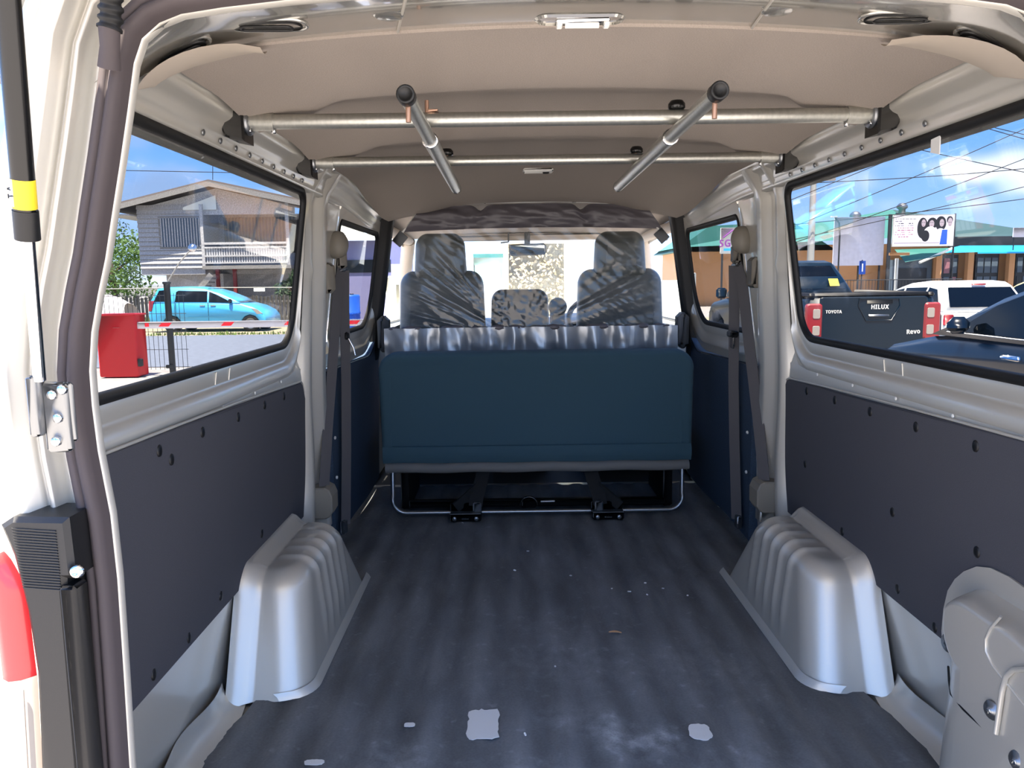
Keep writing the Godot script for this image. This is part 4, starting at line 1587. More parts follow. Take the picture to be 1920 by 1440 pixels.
func rear_corner() -> void:
	# gas strut that holds up the tailgate
	var o := thing("gas_strut", "black gas strut with yellow label on the outer door pillar", "strut")
	var a := Vector3(-0.638, 0.845, -0.865)
	var b := Vector3(-0.535, 1.40, -0.708)
	var at := func(f: float) -> Vector3: return a.lerp(b, f)
	var st := mk()
	tube(st, [at.call(0.0), at.call(0.30)], 0.0068, 14)
	obj("rod", st, M["chrome"], o)
	st = mk()
	tube(st, [at.call(0.278), at.call(0.330)], 0.0122, 18)
	obj("gland", st, M["clip_black"], o)
	st = mk()
	tube(st, [at.call(0.328), at.call(1.0)], 0.0112, 18)
	obj("cylinder", st, M["gloss_black"], o)
	st = mk()
	tube(st, [at.call(0.334), at.call(0.385)], 0.01145, 18, false)
	obj("label_band", st, M["yellow_label"], o)
	st = mk()
	var ta: Vector3 = (b - a).normalized()
	strap(st, [at.call(0.336) + Vector3(-0.0075, 0, 0.0085), at.call(0.383) + Vector3(-0.0075, 0, 0.0085)], Vector3(1, 0, 0.6), 0.007, 0.0012)
	obj("label_strip", st, M["white_plastic"], o)
	text_mesh("T A", 0.006, M["clip_black"], o, Transform3D(Basis(Vector3.BACK, PI * 0.5), at.call(0.36) + Vector3(-0.0075, 0, 0.0095)), "lettering", 0.0006)
	st = mk()
	box(st, a + Vector3(0.010, -0.045, -0.012), Vector3(0.030, 0.082, 0.012), 0.004)
	box(st, a + Vector3(-0.008, -0.03, -0.004), Vector3(0.012, 0.07, 0.022), 0.003)
	box(st, a + Vector3(0.022, -0.04, -0.016), Vector3(0.012, 0.07, 0.008), 0.003)
	var br := obj("bracket", st, M["steel"], o)
	for q in [[0.010, -0.018], [0.014, -0.045], [0.010, -0.072], [0.022, -0.012]]:
		st = mk()
		disc(st, a + Vector3(q[0], q[1], -0.006), Vector3(0, 0, 1), 0.006, 0.005, 8)
		obj("bracket_bolt", st, M["chrome"], br)
	# corrugated cable conduit into the tailgate
	var c := thing("cable_conduit", "black corrugated rubber cable conduit at the top of the door pillar", "conduit")
	st = mk()
	var pts := []
	var rr := []
	for i in 61:
		var f := i / 60.0
		pts.append(Vector3(-0.546 + 0.035 * f, 1.232 + 0.15 * f, -0.902 + 0.16 * f * f))
		rr.append(0.0135 if (i / 2) % 2 == 0 else 0.0108)
	tube(st, pts, rr, 14)
	obj("hose", st, M["rubber"], c)
	st = mk()
	tube(st, [Vector3(-0.556, 1.195, -0.915), Vector3(-0.550, 1.215, -0.908), Vector3(-0.545, 1.236, -0.900)], [0.0125, 0.0105, 0.0115], 14)
	obj("grommet", st, M["seal_rubber"], c)
	# black corner moulding beside the tail lamp
	var t := thing("corner_moulding", "black plastic corner moulding between tail lamp and door seal", "moulding")
	st = mk()
	var pl := pv([[-0.634, 0.676], [-0.700, 0.678], [-0.716, 0.668], [-0.704, 0.63], [-0.694, 0.56], [-0.690, 0.48], [-0.694, 0.40], [-0.700, 0.30], [-0.710, 0.0], [-0.650, 0.0], [-0.648, 0.30], [-0.645, 0.585], [-0.643, 0.600], [-0.632, 0.600]])
	prism(st, pl, 0.07, Transform3D(Basis(), Vector3(0, 0, -0.955)), 0.006)
	obj("cover", st, M["black_plastic"], t)
	st = mk()
	box(st, Vector3(-0.6405, 0.30, -0.897), Vector3(0.021, 0.585, 0.03), 0.004)
	obj("gutter_strip", st, M["black_plastic"], t)
	for i in 22:
		st = mk()
		var y := 0.665 - 0.0035 * i
		tube(st, [Vector3(-0.700 + 0.0003 * i, y, -0.8845), Vector3(-0.648, y - 0.004, -0.8845)], 0.0009, 5)
		obj("fine_rib", st, M["black_plastic"], t)
	st = mk()
	lathe(st, [Vector2(0.0001, 0.004), Vector2(0.003, 0.004), Vector2(0.0035, 0.006), Vector2(0.007, 0.005), Vector2(0.0085, 0.0)], axis_t(Vector3(-0.6275, 0.6105, -0.886), Vector3(0, 0, 1)), 16)
	obj("screw", st, M["chrome"], t)
	# tail lamp
	var l := thing("tail_lamp", "red and clear tail lamp at the outer rear corner", "lamp")
	st = mk()
	var rows := []
	for i in 21:
		var f := i / 20.0
		var y := lerpf(0.655, 0.470, f)
		var xin := -0.716 + 0.027 * smoothstep(0.0, 0.45, f) + 0.004 * f
		var r := PackedVector3Array()
		for k in 9:
			var g := k / 8.0
			var bulge := sin(minf(g * 2.2, 1.0) * PI * 0.5)
			r.append(Vector3(xin - 0.105 * g, y + 0.02 * g * (1.0 - f), -0.925 + 0.055 * bulge * minf(1.0, 4.0 * f + 0.25) - 0.10 * g * g))
		rows.append(r)
	smooth(st)
	skin(st, rows)
	obj("red_lens", st, M["red_lens"], l)
	st = mk()
	rows = []
	for i in 21:
		var f := i / 20.0
		var y := lerpf(0.470, 0.18, f)
		var xin := -0.684 - 0.012 * f
		var r := PackedVector3Array()
		for k in 9:
			var g := k / 8.0
			var bulge := sin(minf(g * 2.2, 1.0) * PI * 0.5)
			r.append(Vector3(xin - 0.108 * g, y, -0.925 + 0.055 * bulge - 0.10 * g * g))
		rows.append(r)
	smooth(st)
	skin(st, rows)
	obj("clear_lens", st, M["clear_lens"], l)
	for q in [0.012, 0.024]:
		st = mk()
		pts = []
		for i in 16:
			var f := i / 15.0
			pts.append(Vector3(-0.684 - 0.012 * f - q, lerpf(0.46, 0.18, f), -0.925 + 0.055 * sin(minf(q / 0.108 * 2.2, 1.0) * PI * 0.5) + 0.001))
		tube(st, pts, 0.0016, 6)
		obj("lens_ridge", st, M["amber_lens"] if q < 0.02 else M["clear_lens"], l)


func floor_bits() -> void:
	# torn sticker remains
	var shapes := [
		[-0.172, -1.54, 0.034, 0.056, "large square torn white sticker stuck to the floor mat", 12],
		[0.284, -1.50, 0.024, 0.030, "small rounded torn white sticker stuck to the floor mat", 9],
		[-0.331, -1.541, 0.012, 0.008, "tiny white paper scrap beside the large torn sticker", 8],
		[-0.505, -1.415, 0.02, 0.009, "ragged white paper smear on the mat near the wheel arch", 9]]
	for q in shapes:
		var st := mk()
		var n: int = q[5] * 3
		var pl := PackedVector2Array()
		for i in n:
			var a := TAU * i / n
			var sq := 1.0 / maxf(absf(cos(a)), absf(sin(a))) if q[5] == 12 else 1.0 / pow(pow(absf(cos(a)), 3.0) + pow(absf(sin(a)), 3.0), 1.0 / 3.0)
			var j := 1.0 + rng.randf_range(-0.10, 0.06)
			pl.append(Vector2(cos(a) * q[2] * sq * j, sin(a) * q[3] * sq * j))
		prism(st, pl, 0.0012, Transform3D(Basis(Vector3.RIGHT, Vector3.FORWARD, Vector3.UP), Vector3(q[0], 0.0042, q[1])))
		tag(obj("torn_sticker" if q[2] > 0.015 else "paper_scrap", st, M["paper"]), q[4], "sticker" if q[2] > 0.015 else "scrap")
	# dry leaf and crumbs of litter
	var st := mk()
	var rows := []
	for i in 9:
		var f := i / 8.0
		var w := 0.0055 * sin(f * PI) + 0.0006
		rows.append(PackedVector3Array([Vector3(0.152 + 0.034 * f, 0.006 + 0.004 * sin(f * 3.0), -1.962 + 0.006 * f - w), Vector3(0.152 + 0.034 * f, 0.0085 + 0.004 * sin(f * 3.0), -1.962 + 0.006 * f), Vector3(0.152 + 0.034 * f, 0.006 + 0.004 * sin(f * 3.0), -1.962 + 0.006 * f + w)]))
	smooth(st)
	skin(st, rows)
	tag(obj("dry_leaf", st, M["leaf"]), "curled brown dry leaf in the middle of the floor mat", "leaf")
	var bits := [[-0.003, -1.784], [-0.098, -2.421], [0.357, -2.256], [0.25, -2.235], [0.082, -2.369], [-0.083, -1.50], [0.20, -2.26], [0.30, -2.21], [0.42, -2.20], [-0.30, -2.93], [0.31, -2.30], [-0.05, -2.60]]
	for b in bits:
		st = mk()
		box(st, Vector3(), Vector3(rng.randf_range(0.004, 0.012), 0.003, rng.randf_range(0.003, 0.006)), 0.001, Transform3D(Basis(Vector3.UP, rng.randf() * TAU), Vector3(b[0], 0.0052, b[1])))
		tag(obj("litter_crumb", st, M["paper"]), "tiny pale crumb of litter lying on the dark floor mat", "litter", "crumbs on the floor mat")


# ---------------------------------------------------------------- street
func street() -> void:
	var g := structure("ground")
	var st := mk()
	box(st, Vector3(0, GROUND - 0.1, -20), Vector3(160, 0.2, 170), 0.0)
	obj("yard_paving", st, M["asphalt"], g)
	st = mk()
	box(st, Vector3(0, GROUND - 0.05, -19.2), Vector3(120, 0.12, 9.0), 0.0)
	obj("road_surface", st, M["road"], g)
	st = mk()
	box(st, Vector3(-20, GROUND - 0.05, -27.2), Vector3(60, 0.13, 7.0), 0.0)
	obj("verge_strip", st, M["verge"], g)
	# barrier cabinet with its boom
	var b := thing("barrier_gate", "red barrier cabinet with a white boom striped red", "barrier", "", Vector3(-6.76, GROUND, -13.0))
	st = mk()
	box(st, Vector3(0, 0.55, -0.2), Vector3(0.66, 1.06, 0.40), 0.02)
	obj("cabinet", st, M["barrier_red"], b)
	st = mk()
	box(st, Vector3(0, 1.075, -0.2), Vector3(0.70, 0.03, 0.44), 0.01)
	obj("cabinet_lid", st, M["barrier_red"], b)
	st = mk()
	box(st, Vector3(0.36, 0.26, -0.05), Vector3(0.06, 0.13, 0.10), 0.01)
	obj("lock_box", st, M["fence_steel"], b)
	st = mk()
	box(st, Vector3(0.02, 0.86, 0.003), Vector3(0.12, 0.012, 0.004), 0.0)
	obj("badge", st, M["red_post"], b)
	st = mk()
	box(st, Vector3(3.3, 0.89, -0.12), Vector3(6.0, 0.115, 0.05), 0.01)
	obj("boom", st, M["barrier_white"], b)
	for x in [0.5, 0.80, 1.86, 2.93, 4.0, 5.1]:
		st = mk()
		prism(st, pv([[x - 0.11, 0.865], [x + 0.06, 0.865], [x + 0.12, 0.925], [x - 0.05, 0.925]]) if x > 0.6 else pv([[x - 0.04, 0.865], [x + 0.03, 0.865], [x + 0.03, 0.925], [x - 0.04, 0.925]]), 0.004, Transform3D(Basis(), Vector3(0, 0, -0.096)))
		obj("boom_stripe", st, M["barrier_red"], b)
	# dark gate post and its mesh panel
	var p := thing("gate_post", "dark steel gate post with a round mirror on an arm, behind the red barrier", "post", "", Vector3(-5.98, GROUND, -13.32))
	st = mk()
	box(st, Vector3(0, 0.78, 0), Vector3(0.085, 1.62, 0.085), 0.01)
	obj("shaft", st, M["fence_steel"], p)
	st = mk()
	box(st, Vector3(0.0, 1.60, 0), Vector3(0.11, 0.04, 0.11), 0.01)
	obj("cap", st, M["fence_steel"], p)
	st = mk()
	box(st, Vector3(-0.03, 0.16, 0.03), Vector3(0.13, 0.06, 0.06), 0.01)
	obj("hinge", st, M["fence_steel"], p)
	var f := thing("mesh_fence", "dark wire mesh fence panel beside the red barrier cabinet", "fence", "", Vector3(0, GROUND, -13.75))
	for i in 30:
		st = mk()
		tube(st, [Vector3(-8.3 + 0.083 * i, 0.06, 0), Vector3(-8.3 + 0.083 * i, 1.42, 0)], 0.0045, 5)
		obj("wire", st, M["fence_steel"], f)
	for y in [0.10, 0.42, 0.74, 1.06, 1.38]:
		st = mk()
		tube(st, [Vector3(-8.32, y, 0), Vector3(-5.86, y, 0)], 0.005, 5)
		obj("wire", st, M["fence_steel"], f)
	st = mk()
	tube(st, [Vector3(0.02, 1.60, 0.02), Vector3(0.28, 1.93, 0.1), Vector3(0.50, 2.14, 0.15)], 0.012, 8)
	obj("mirror_arm", st, M["pole_grey"], p)
	st = mk()
	lathe(st, [Vector2(0.0001, 0.03), Vector2(0.05, 0.024), Vector2(0.075, 0.0), Vector2(0.06, -0.02)], axis_t(Vector3(0.545, 2.18, 0.15), Vector3(0.2, 0.3, 1)), 20)
	obj("mirror_head", st, M["chrome"], p)
	# paling fence in front of the house
	var pf := thing("paling_fence", "weathered paling fence in front of the old house", "fence", "", Vector3(0, GROUND, -29.3))
	st = mk()
	box(st, Vector3(), Vector3(0.11, 1.0, 0.025), 0.006)
	st.generate_normals()
	var pm := st.commit()
	for i in 70:
		var x := -18.2 + 0.145 * i
		same("paling", pm, M["old_wood"], pf, Transform3D(Basis(Vector3.BACK, rng.randf_range(-0.02, 0.02)), Vector3(x, 0.62 + rng.randf_range(-0.04, 0.04), 0)))
	for y in [0.32, 0.90]:
		st = mk()
		box(st, Vector3(-13.1, y, -0.04), Vector3(10.2, 0.07, 0.04), 0.0)
		obj("fence_rail", st, M["old_wood"], pf)
	st = mk()
	tube(st, [Vector3(-18.2, 1.42, 0.1), Vector3(-12.6, 1.45, 0.1), Vector3(-7.5, 1.40, 0.1)], 0.02, 6)
	obj("top_rail", st, M["pole_grey"], pf)
	st = mk()
	box(st, Vector3(-9.5, 1.34, 0.14), Vector3(0.42, 0.13, 0.01), 0.0)
	obj("notice", st, M["wall_white"], pf)
	# shrouded vehicle at the fence
	var sh := thing("covered_trailer", "low trailer under a white and grey cover by the paling fence", "trailer", "", Vector3(-14.2, GROUND, -27.6))
	st = mk()
	grid(st, 12, 12, func(u, v):
		var a: float = PI * v
		return Vector3(lerpf(-1.1, 0.7, u) - 0.2 * sin(a) * u, 1.25 * pow(sin(a), 0.5) * (0.75 + 0.25 * sin(u * PI)), 0.6 * cos(a)))
	obj("cover", st, M["cloth_white"], sh)
	for x in [-0.6, 0.35]:
		st = mk()
		lathe(st, [Vector2(0.0001, 0.09), Vector2(0.2, 0.09), Vector2(0.3, 0.06), Vector2(0.3, -0.06)], axis_t(Vector3(x, 0.3, 0.6), Vector3(0, 0, 1)), 16)
		obj("wheel", st, M["tyre"], sh)
	# grass along the verge
	st = mk()
	for i in 900:
		var x := rng.randf_range(-13.5, -6.5)
		var z := -23.9 + rng.randf_range(-0.25, 0.25) if i % 2 == 0 else -28.9 + rng.randf_range(-0.4, 0.3)
		if i % 2 == 1: x = rng.randf_range(-14.5, -11.6)
		var hh := rng.randf_range(0.05, 0.14) if i % 2 == 0 else rng.randf_range(0.15, 0.45)
		var a := rng.randf() * TAU
		var d := Vector3(cos(a), 0, sin(a)) * 0.03
		var c := Vector3(x, GROUND, z)
		tri(st, c - d, c + d, c + Vector3(rng.randf_range(-0.05, 0.05), hh, rng.randf_range(-0.05, 0.05)))
	var gr := obj("verge_grass", st, M["grass"])
	gr.set_meta("kind", "stuff")
	tag(gr, "rough green grass along the far side of the road", "grass")
	# trees beside the house
	tree(Vector3(-18.2, GROUND, -35.5), 3.4, 1.9, "bushy green tree crowding the end wall of the house", 2600, "leaves")
	tree(Vector3(-21.5, GROUND, -39.0), 4.6, 2.4, "taller dark tree standing behind the bushy one", 2200, "leaves_dark")
	tree(Vector3(-8.75, GROUND, -30.4), 1.9, 0.6, "small garden tree under the balcony corner", 700, "leaves_dark")


func tree(at: Vector3, h: float, r: float, label: String, n: int, m: String) -> void:
	var o := thing("leafy_tree", label, "tree", "", at)
	var st := mk()
	tube(st, [Vector3(0, 0, 0), Vector3(0.1, h * 0.4, 0.05), Vector3(0.0, h * 0.75, 0)], [0.16, 0.12, 0.06], 8)
	for i in 5:
		var a := i * 1.3
		tube(st, [Vector3(0.06, h * (0.35 + 0.07 * i), 0.03), Vector3(cos(a) * r * 0.6, h * (0.6 + 0.06 * i), sin(a) * r * 0.6)], [0.06, 0.02], 6)
	obj("trunk", st, M["bark"], o)
	st = mk()
	for i in n:
		var blob := i % 9
		var ba := blob * 2.4
		var bc := Vector3(cos(ba) * r * 0.55, h * (0.45 + 0.5 * fmod(blob * 0.37, 1.0)), sin(ba) * r * 0.55)
		var d := Vector3(rng.randfn(), rng.randfn(), rng.randfn()).normalized() * r * 0.5 * pow(rng.randf(), 0.4)
		var c := bc + d
		var u := Vector3(rng.randfn(), rng.randfn(), rng.randfn()).normalized() * rng.randf_range(0.07, 0.15)
		var v := u.cross(Vector3(rng.randfn(), rng.randfn(), rng.randfn())).normalized() * rng.randf_range(0.03, 0.06)
		quad(st, c - u, c + v, c + u, c - v)
	var lf := obj("foliage", st, M[m], o)
	lf.set_meta("kind", "stuff")


func house() -> void:
	var o := thing("old_house", "two-storey weatherboard house with a rusty gable roof and balcony", "house", "", Vector3(0, GROUND, -32))
	var up := 0.62
	var st := mk()
	# upper storey box, lower storey, set back under the balcony
	box(st, Vector3(-13.9, 1.65 + up + 0.98, -3.0), Vector3(2.62, 2.55, 6.0), 0.0)
	box(st, Vector3(-10.8, 1.65 + up + 0.98, -3.9), Vector3(3.9, 2.55, 4.2), 0.0)
	obj("upper_walls", st, M["weatherboard"], o)
	st = mk()
	box(st, Vector3(-13.4, 0.8, -3.4), Vector3(2.4, 2.4, 5.0), 0.0)
	box(st, Vector3(-10.6, 1.1, -4.2), Vector3(3.6, 2.2, 3.6), 0.0)
	obj("lower_walls", st, M["weatherboard"], o)
	# overlapping boards on the front of the upper storey
	st = mk()
	prism(st, pv([[0, 0], [0.075, 0.0], [0.015, 0.172], [0, 0.172]]), 2.62, Transform3D(Basis(Vector3.BACK, Vector3.UP, Vector3.RIGHT) if false else Basis(Vector3(0, 0, 1), Vector3(0, 1, 0), Vector3(1, 0, 0)), Vector3(-1.31, 0, 0)))
	st.generate_normals()
	var bm := st.commit()
	for i in 14:
		same("weatherboard", bm, M["weatherboard"], o, Transform3D(Basis(), Vector3(-13.9, 1.62 + up + 0.182 * i, 0.004 + 0.01 * (i % 2))))
	# louvred front window
	st = mk()
	box(st, Vector3(-13.46, 3.05 + up, 0.05), Vector3(1.78, 1.30, 0.06), 0.0)
	var wf := obj("window_frame", st, M["old_wood"], o)
	st = mk()
	box(st, Vector3(-13.46, 3.05 + up, 0.07), Vector3(1.64, 1.16, 0.04), 0.0)
	obj("window_pane", st, M["louvre"], wf)
	st = mk()
	box(st, Vector3(), Vector3(0.045, 1.14, 0.02), 0.0)
	st.generate_normals()
	var lm := st.commit()
	for i in 15: same("security_bar", lm, M["weatherboard"], wf, Transform3D(Basis(), Vector3(-14.24 + 0.111 * i, 3.05 + up, 0.10)))
	# balcony screen of upright slats
	st = mk()
	box(st, Vector3(-10.8, 3.15 + up, -1.78), Vector3(3.1, 1.25, 0.04), 0.0)
	obj("balcony_screen", st, M["louvre"], o)
	st = mk()
	box(st, Vector3(), Vector3(0.05, 1.25, 0.03), 0.0)
	st.generate_normals()
	var sm := st.commit()
	for i in 22: same("screen_slat", sm, M["old_wood"], o, Transform3D(Basis(), Vector3(-12.3 + 0.145 * i, 3.15 + up, -1.74)))
	st = mk()
	box(st, Vector3(-9.35, 2.95 + up, -1.7), Vector3(0.55, 1.4, 0.05), 0.02)
	obj("doorway", st, M["shop_dark"], o)
	# balcony deck and railing
	st = mk()
	box(st, Vector3(-10.75, 1.62 + up, -0.7), Vector3(3.6, 0.14, 2.2), 0.0)
	obj("balcony_deck", st, M["old_wood"], o)
	for y in [2.58, 2.42, 2.08, 1.80]:
		st = mk()
		box(st, Vector3(-10.78, y + up, 0.30), Vector3(3.5, 0.09 if y > 2.5 else 0.06, 0.07), 0.0)
		obj("balcony_rail", st, M["weatherboard"], o)
	st = mk()
	box(st, Vector3(), Vector3(0.06, 0.64, 0.03), 0.0)
	st.generate_normals()
	var bal := st.commit()
	for i in 34: same("baluster", bal, M["weatherboard"], o, Transform3D(Basis(), Vector3(-12.46 + 0.1005 * i, 2.10 + up, 0.27)))
	for x in [-12.50, -9.05]:
		st = mk()
		box(st, Vector3(x, 2.85 + up, 0.27), Vector3(0.12, 2.6, 0.12), 0.0)
		obj("balcony_post", st, M["weatherboard"], o)
	for x in [-12.05, -11.35]:
		st = mk()
		box(st, Vector3(x, 0.9, 0.1), Vector3(0.13, 2.6, 0.13), 0.0)
		obj("red_pillar", st, M["red_post"], o)
	# gable roof with deep eaves
	st = mk()
	var th := 0.10
	var rl := [[-16.3, 4.05], [-11.95, 5.06], [-7.2, 4.02]]
	for k in 2:
		var a: Array = rl[k]
		var b: Array = rl[k + 1]
		var p := [Vector3(a[0], a[1] + up, 0.75), Vector3(b[0], b[1] + up, 0.75), Vector3(b[0], b[1] + up, -7.2), Vector3(a[0], a[1] + up, -7.2)]
		quad(st, p[0], p[1], p[2], p[3])
		var q := []
		for v in p: q.append(v - Vector3(0, th, 0))
		quad(st, q[3], q[2], q[1], q[0])
		for i in 4: quad(st, p[i], q[i], q[(i + 1) % 4], p[(i + 1) % 4])
	obj("roof", st, M["roof_iron"], o)
	for k in 2:
		var a := Vector3(rl[k][0], rl[k][1] + up - 0.07, 0.78)
		var b := Vector3(rl[k + 1][0], rl[k + 1][1] + up - 0.07, 0.78)
		st = mk()
		quad(st, a, b, b - Vector3(0, 0.2, 0), a - Vector3(0, 0.2, 0))
		quad(st, a - Vector3(0, 0, 0.04), b - Vector3(0, 0, 0.04), b - Vector3(0, 0.2, 0.04), a - Vector3(0, 0.2, 0.04))
		quad(st, a - Vector3(0, 0.2, 0), b - Vector3(0, 0.2, 0), b - Vector3(0, 0.2, 0.04), a - Vector3(0, 0.2, 0.04))
		obj("barge_board", st, M["old_wood"], o)
	st = mk()
	prism(st, pv([[-15.2, 4.02 + up], [-11.95, 4.80 + up], [-8.8, 4.02 + up], [-8.8, 3.75 + up], [-15.2, 3.75 + up]]), 0.06, Transform3D(Basis(), Vector3(0, 0, -0.05)))
	obj("gable_infill", st, M["weatherboard"], o)
	st = mk()
	prism(st, pv([[-13.3, 4.05 + up], [-11.95, 4.52 + up], [-11.95, 3.95 + up], [-13.3, 3.95 + up]]), 0.05, Transform3D(Basis(), Vector3(0, 0, 0.05)))
	obj("gable_panel", st, M["wall_white"], o)
	st = mk()
	box(st, Vector3(-15.8, 3.75 + up, -3.2), Vector3(1.0, 0.06, 7.4), 0.0)
	obj("soffit_board", st, M["weatherboard"], o)
	st = mk()
	for i in 9:
		var f := i / 8.0
		box(st, Vector3(lerpf(-13.4, -12.2, f), lerpf(0.35, 1.6, f) + 0.2, 0.35), Vector3(0.25, 0.06, 0.7), 0.0)
	strap(st, [Vector3(-13.6, 0.3, 0.68), Vector3(-12.1, 1.95, 0.68)], Vector3(0, 1, 0), 0.22, 0.05)
	obj("stair", st, M["old_wood"], o)


# ---------------------------------------------------------------- vehicles
# side outline in local x (front is +x) and y; the flanks lean in by k above the belt height
func car_shell(st: SurfaceTool, poly: PackedVector2Array, w: float, belt: float, k: float, b: float) -> void:
	if not Geometry2D.is_polygon_clockwise(poly):
		poly.reverse()
	var n := poly.size()
	var ins := PackedVector2Array()
	for i in n:
		var e1 := (poly[i] - poly[(i + n - 1) % n]).normalized()
		var e2 := (poly[(i + 1) % n] - poly[i]).normalized()
		var m := Vector2(e1.y, -e1.x) + Vector2(e2.y, -e2.x)
		ins.append(poly[i] + (m.normalized() * b))
	var half := func(p: Vector2) -> float: return w - k * maxf(p.y - belt, 0.0)
	var idx := Geometry2D.triangulate_polygon(ins)
	smooth(st)
	for s in [-1.0, 1.0]:
		for q in range(0, idx.size(), 3):
			var v := []
			for j in 3:
				var p: Vector2 = ins[idx[q + j]]
				v.append(Vector3(p.x, p.y, s * half.call(p)))
			if s > 0: tri(st, v[0], v[2], v[1])
			else: tri(st, v[0], v[1], v[2])
		for i in n:
			var j := (i + 1) % n
			var a := Vector3(ins[i].x, ins[i].y, s * half.call(ins[i]))
			var c := Vector3(ins[j].x, ins[j].y, s * half.call(ins[j]))
			var d := Vector3(poly[j].x, poly[j].y, s * (half.call(poly[j]) - b))
			var e := Vector3(poly[i].x, poly[i].y, s * (half.call(poly[i]) - b))
			if s < 0: quad(st, a, c, d, e)
			else: quad(st, e, d, c, a)
	for i in n:
		var j := (i + 1) % n
		var hi: float = half.call(poly[i]) - b
		var hj: float = half.call(poly[j]) - b
		quad(st, Vector3(poly[i].x, poly[i].y, -hi), Vector3(poly[j].x, poly[j].y, -hj), Vector3(poly[j].x, poly[j].y, hj), Vector3(poly[i].x, poly[i].y, hi))
	flat(st)


func side_patch(st: SurfaceTool, poly: PackedVector2Array, w: float, belt: float, k: float, off: float, sides := [-1.0, 1.0]) -> void:
	var idx := Geometry2D.triangulate_polygon(poly)
	for s in sides:
		for q in range(0, idx.size(), 3):
			var v := []
			for j in 3:
				var p: Vector2 = poly[idx[q + j]]
				v.append(Vector3(p.x, p.y, s * (w - k * maxf(p.y - belt, 0.0) + off)))
			tri(st, v[0], v[1], v[2])
		for i in poly.size():
			var a := poly[i]
			var c := poly[(i + 1) % poly.size()]
			var ha := w - k * maxf(a.y - belt, 0.0)
			var hc := w - k * maxf(c.y - belt, 0.0)
			quad(st, Vector3(a.x, a.y, s * (ha + off)), Vector3(c.x, c.y, s * (hc + off)), Vector3(c.x, c.y, s * (hc - 0.01)), Vector3(a.x, a.y, s * (ha - 0.01)))


func wheels(o: Node3D, xs: Array, r: float, w: float) -> void:
	for x in xs:
		for s in [-1.0, 1.0]:
			var st := mk()
			lathe(st, [Vector2(r * 0.6, 0.02), Vector2(r * 0.7, 0.025), Vector2(r * 0.92, 0.015), Vector2(r, -0.02), Vector2(r, -0.17), Vector2(r * 0.9, -0.2), Vector2(0.0001, -0.2)], axis_t(Vector3(x, r, s * w), Vector3(0, 0, s)), 24)
			var wh := obj("wheel", st, M["tyre"], o)
			st = mk()
			lathe(st, [Vector2(0.0001, 0.01), Vector2(r * 0.15, 0.012), Vector2(r * 0.35, -0.005), Vector2(r * 0.58, 0.012), Vector2(r * 0.63, 0.018)], axis_t(Vector3(x, r, s * w), Vector3(0, 0, s)), 20)
			obj("hub_cap", st, M["wheel_rim"], wh)


# cross-car glass panel between two side outline points
func cross_glass(st: SurfaceTool, a: Vector2, b: Vector2, w: float, belt: float, k: float, margin: float, off: float) -> void:
	var d := (b - a).normalized()
	var nrm := Vector2(-d.y, d.x) * off
	var p := a + d * 0.05 + nrm
	var q := b - d * 0.05 + nrm
	var hp := w - k * maxf(p.y - belt, 0.0) - margin
	var hq := w - k * maxf(q.y - belt, 0.0) - margin
	quad(st, Vector3(p.x, p.y, -hp), Vector3(q.x, q.y, -hq), Vector3(q.x, q.y, hq), Vector3(p.x, p.y, hp))


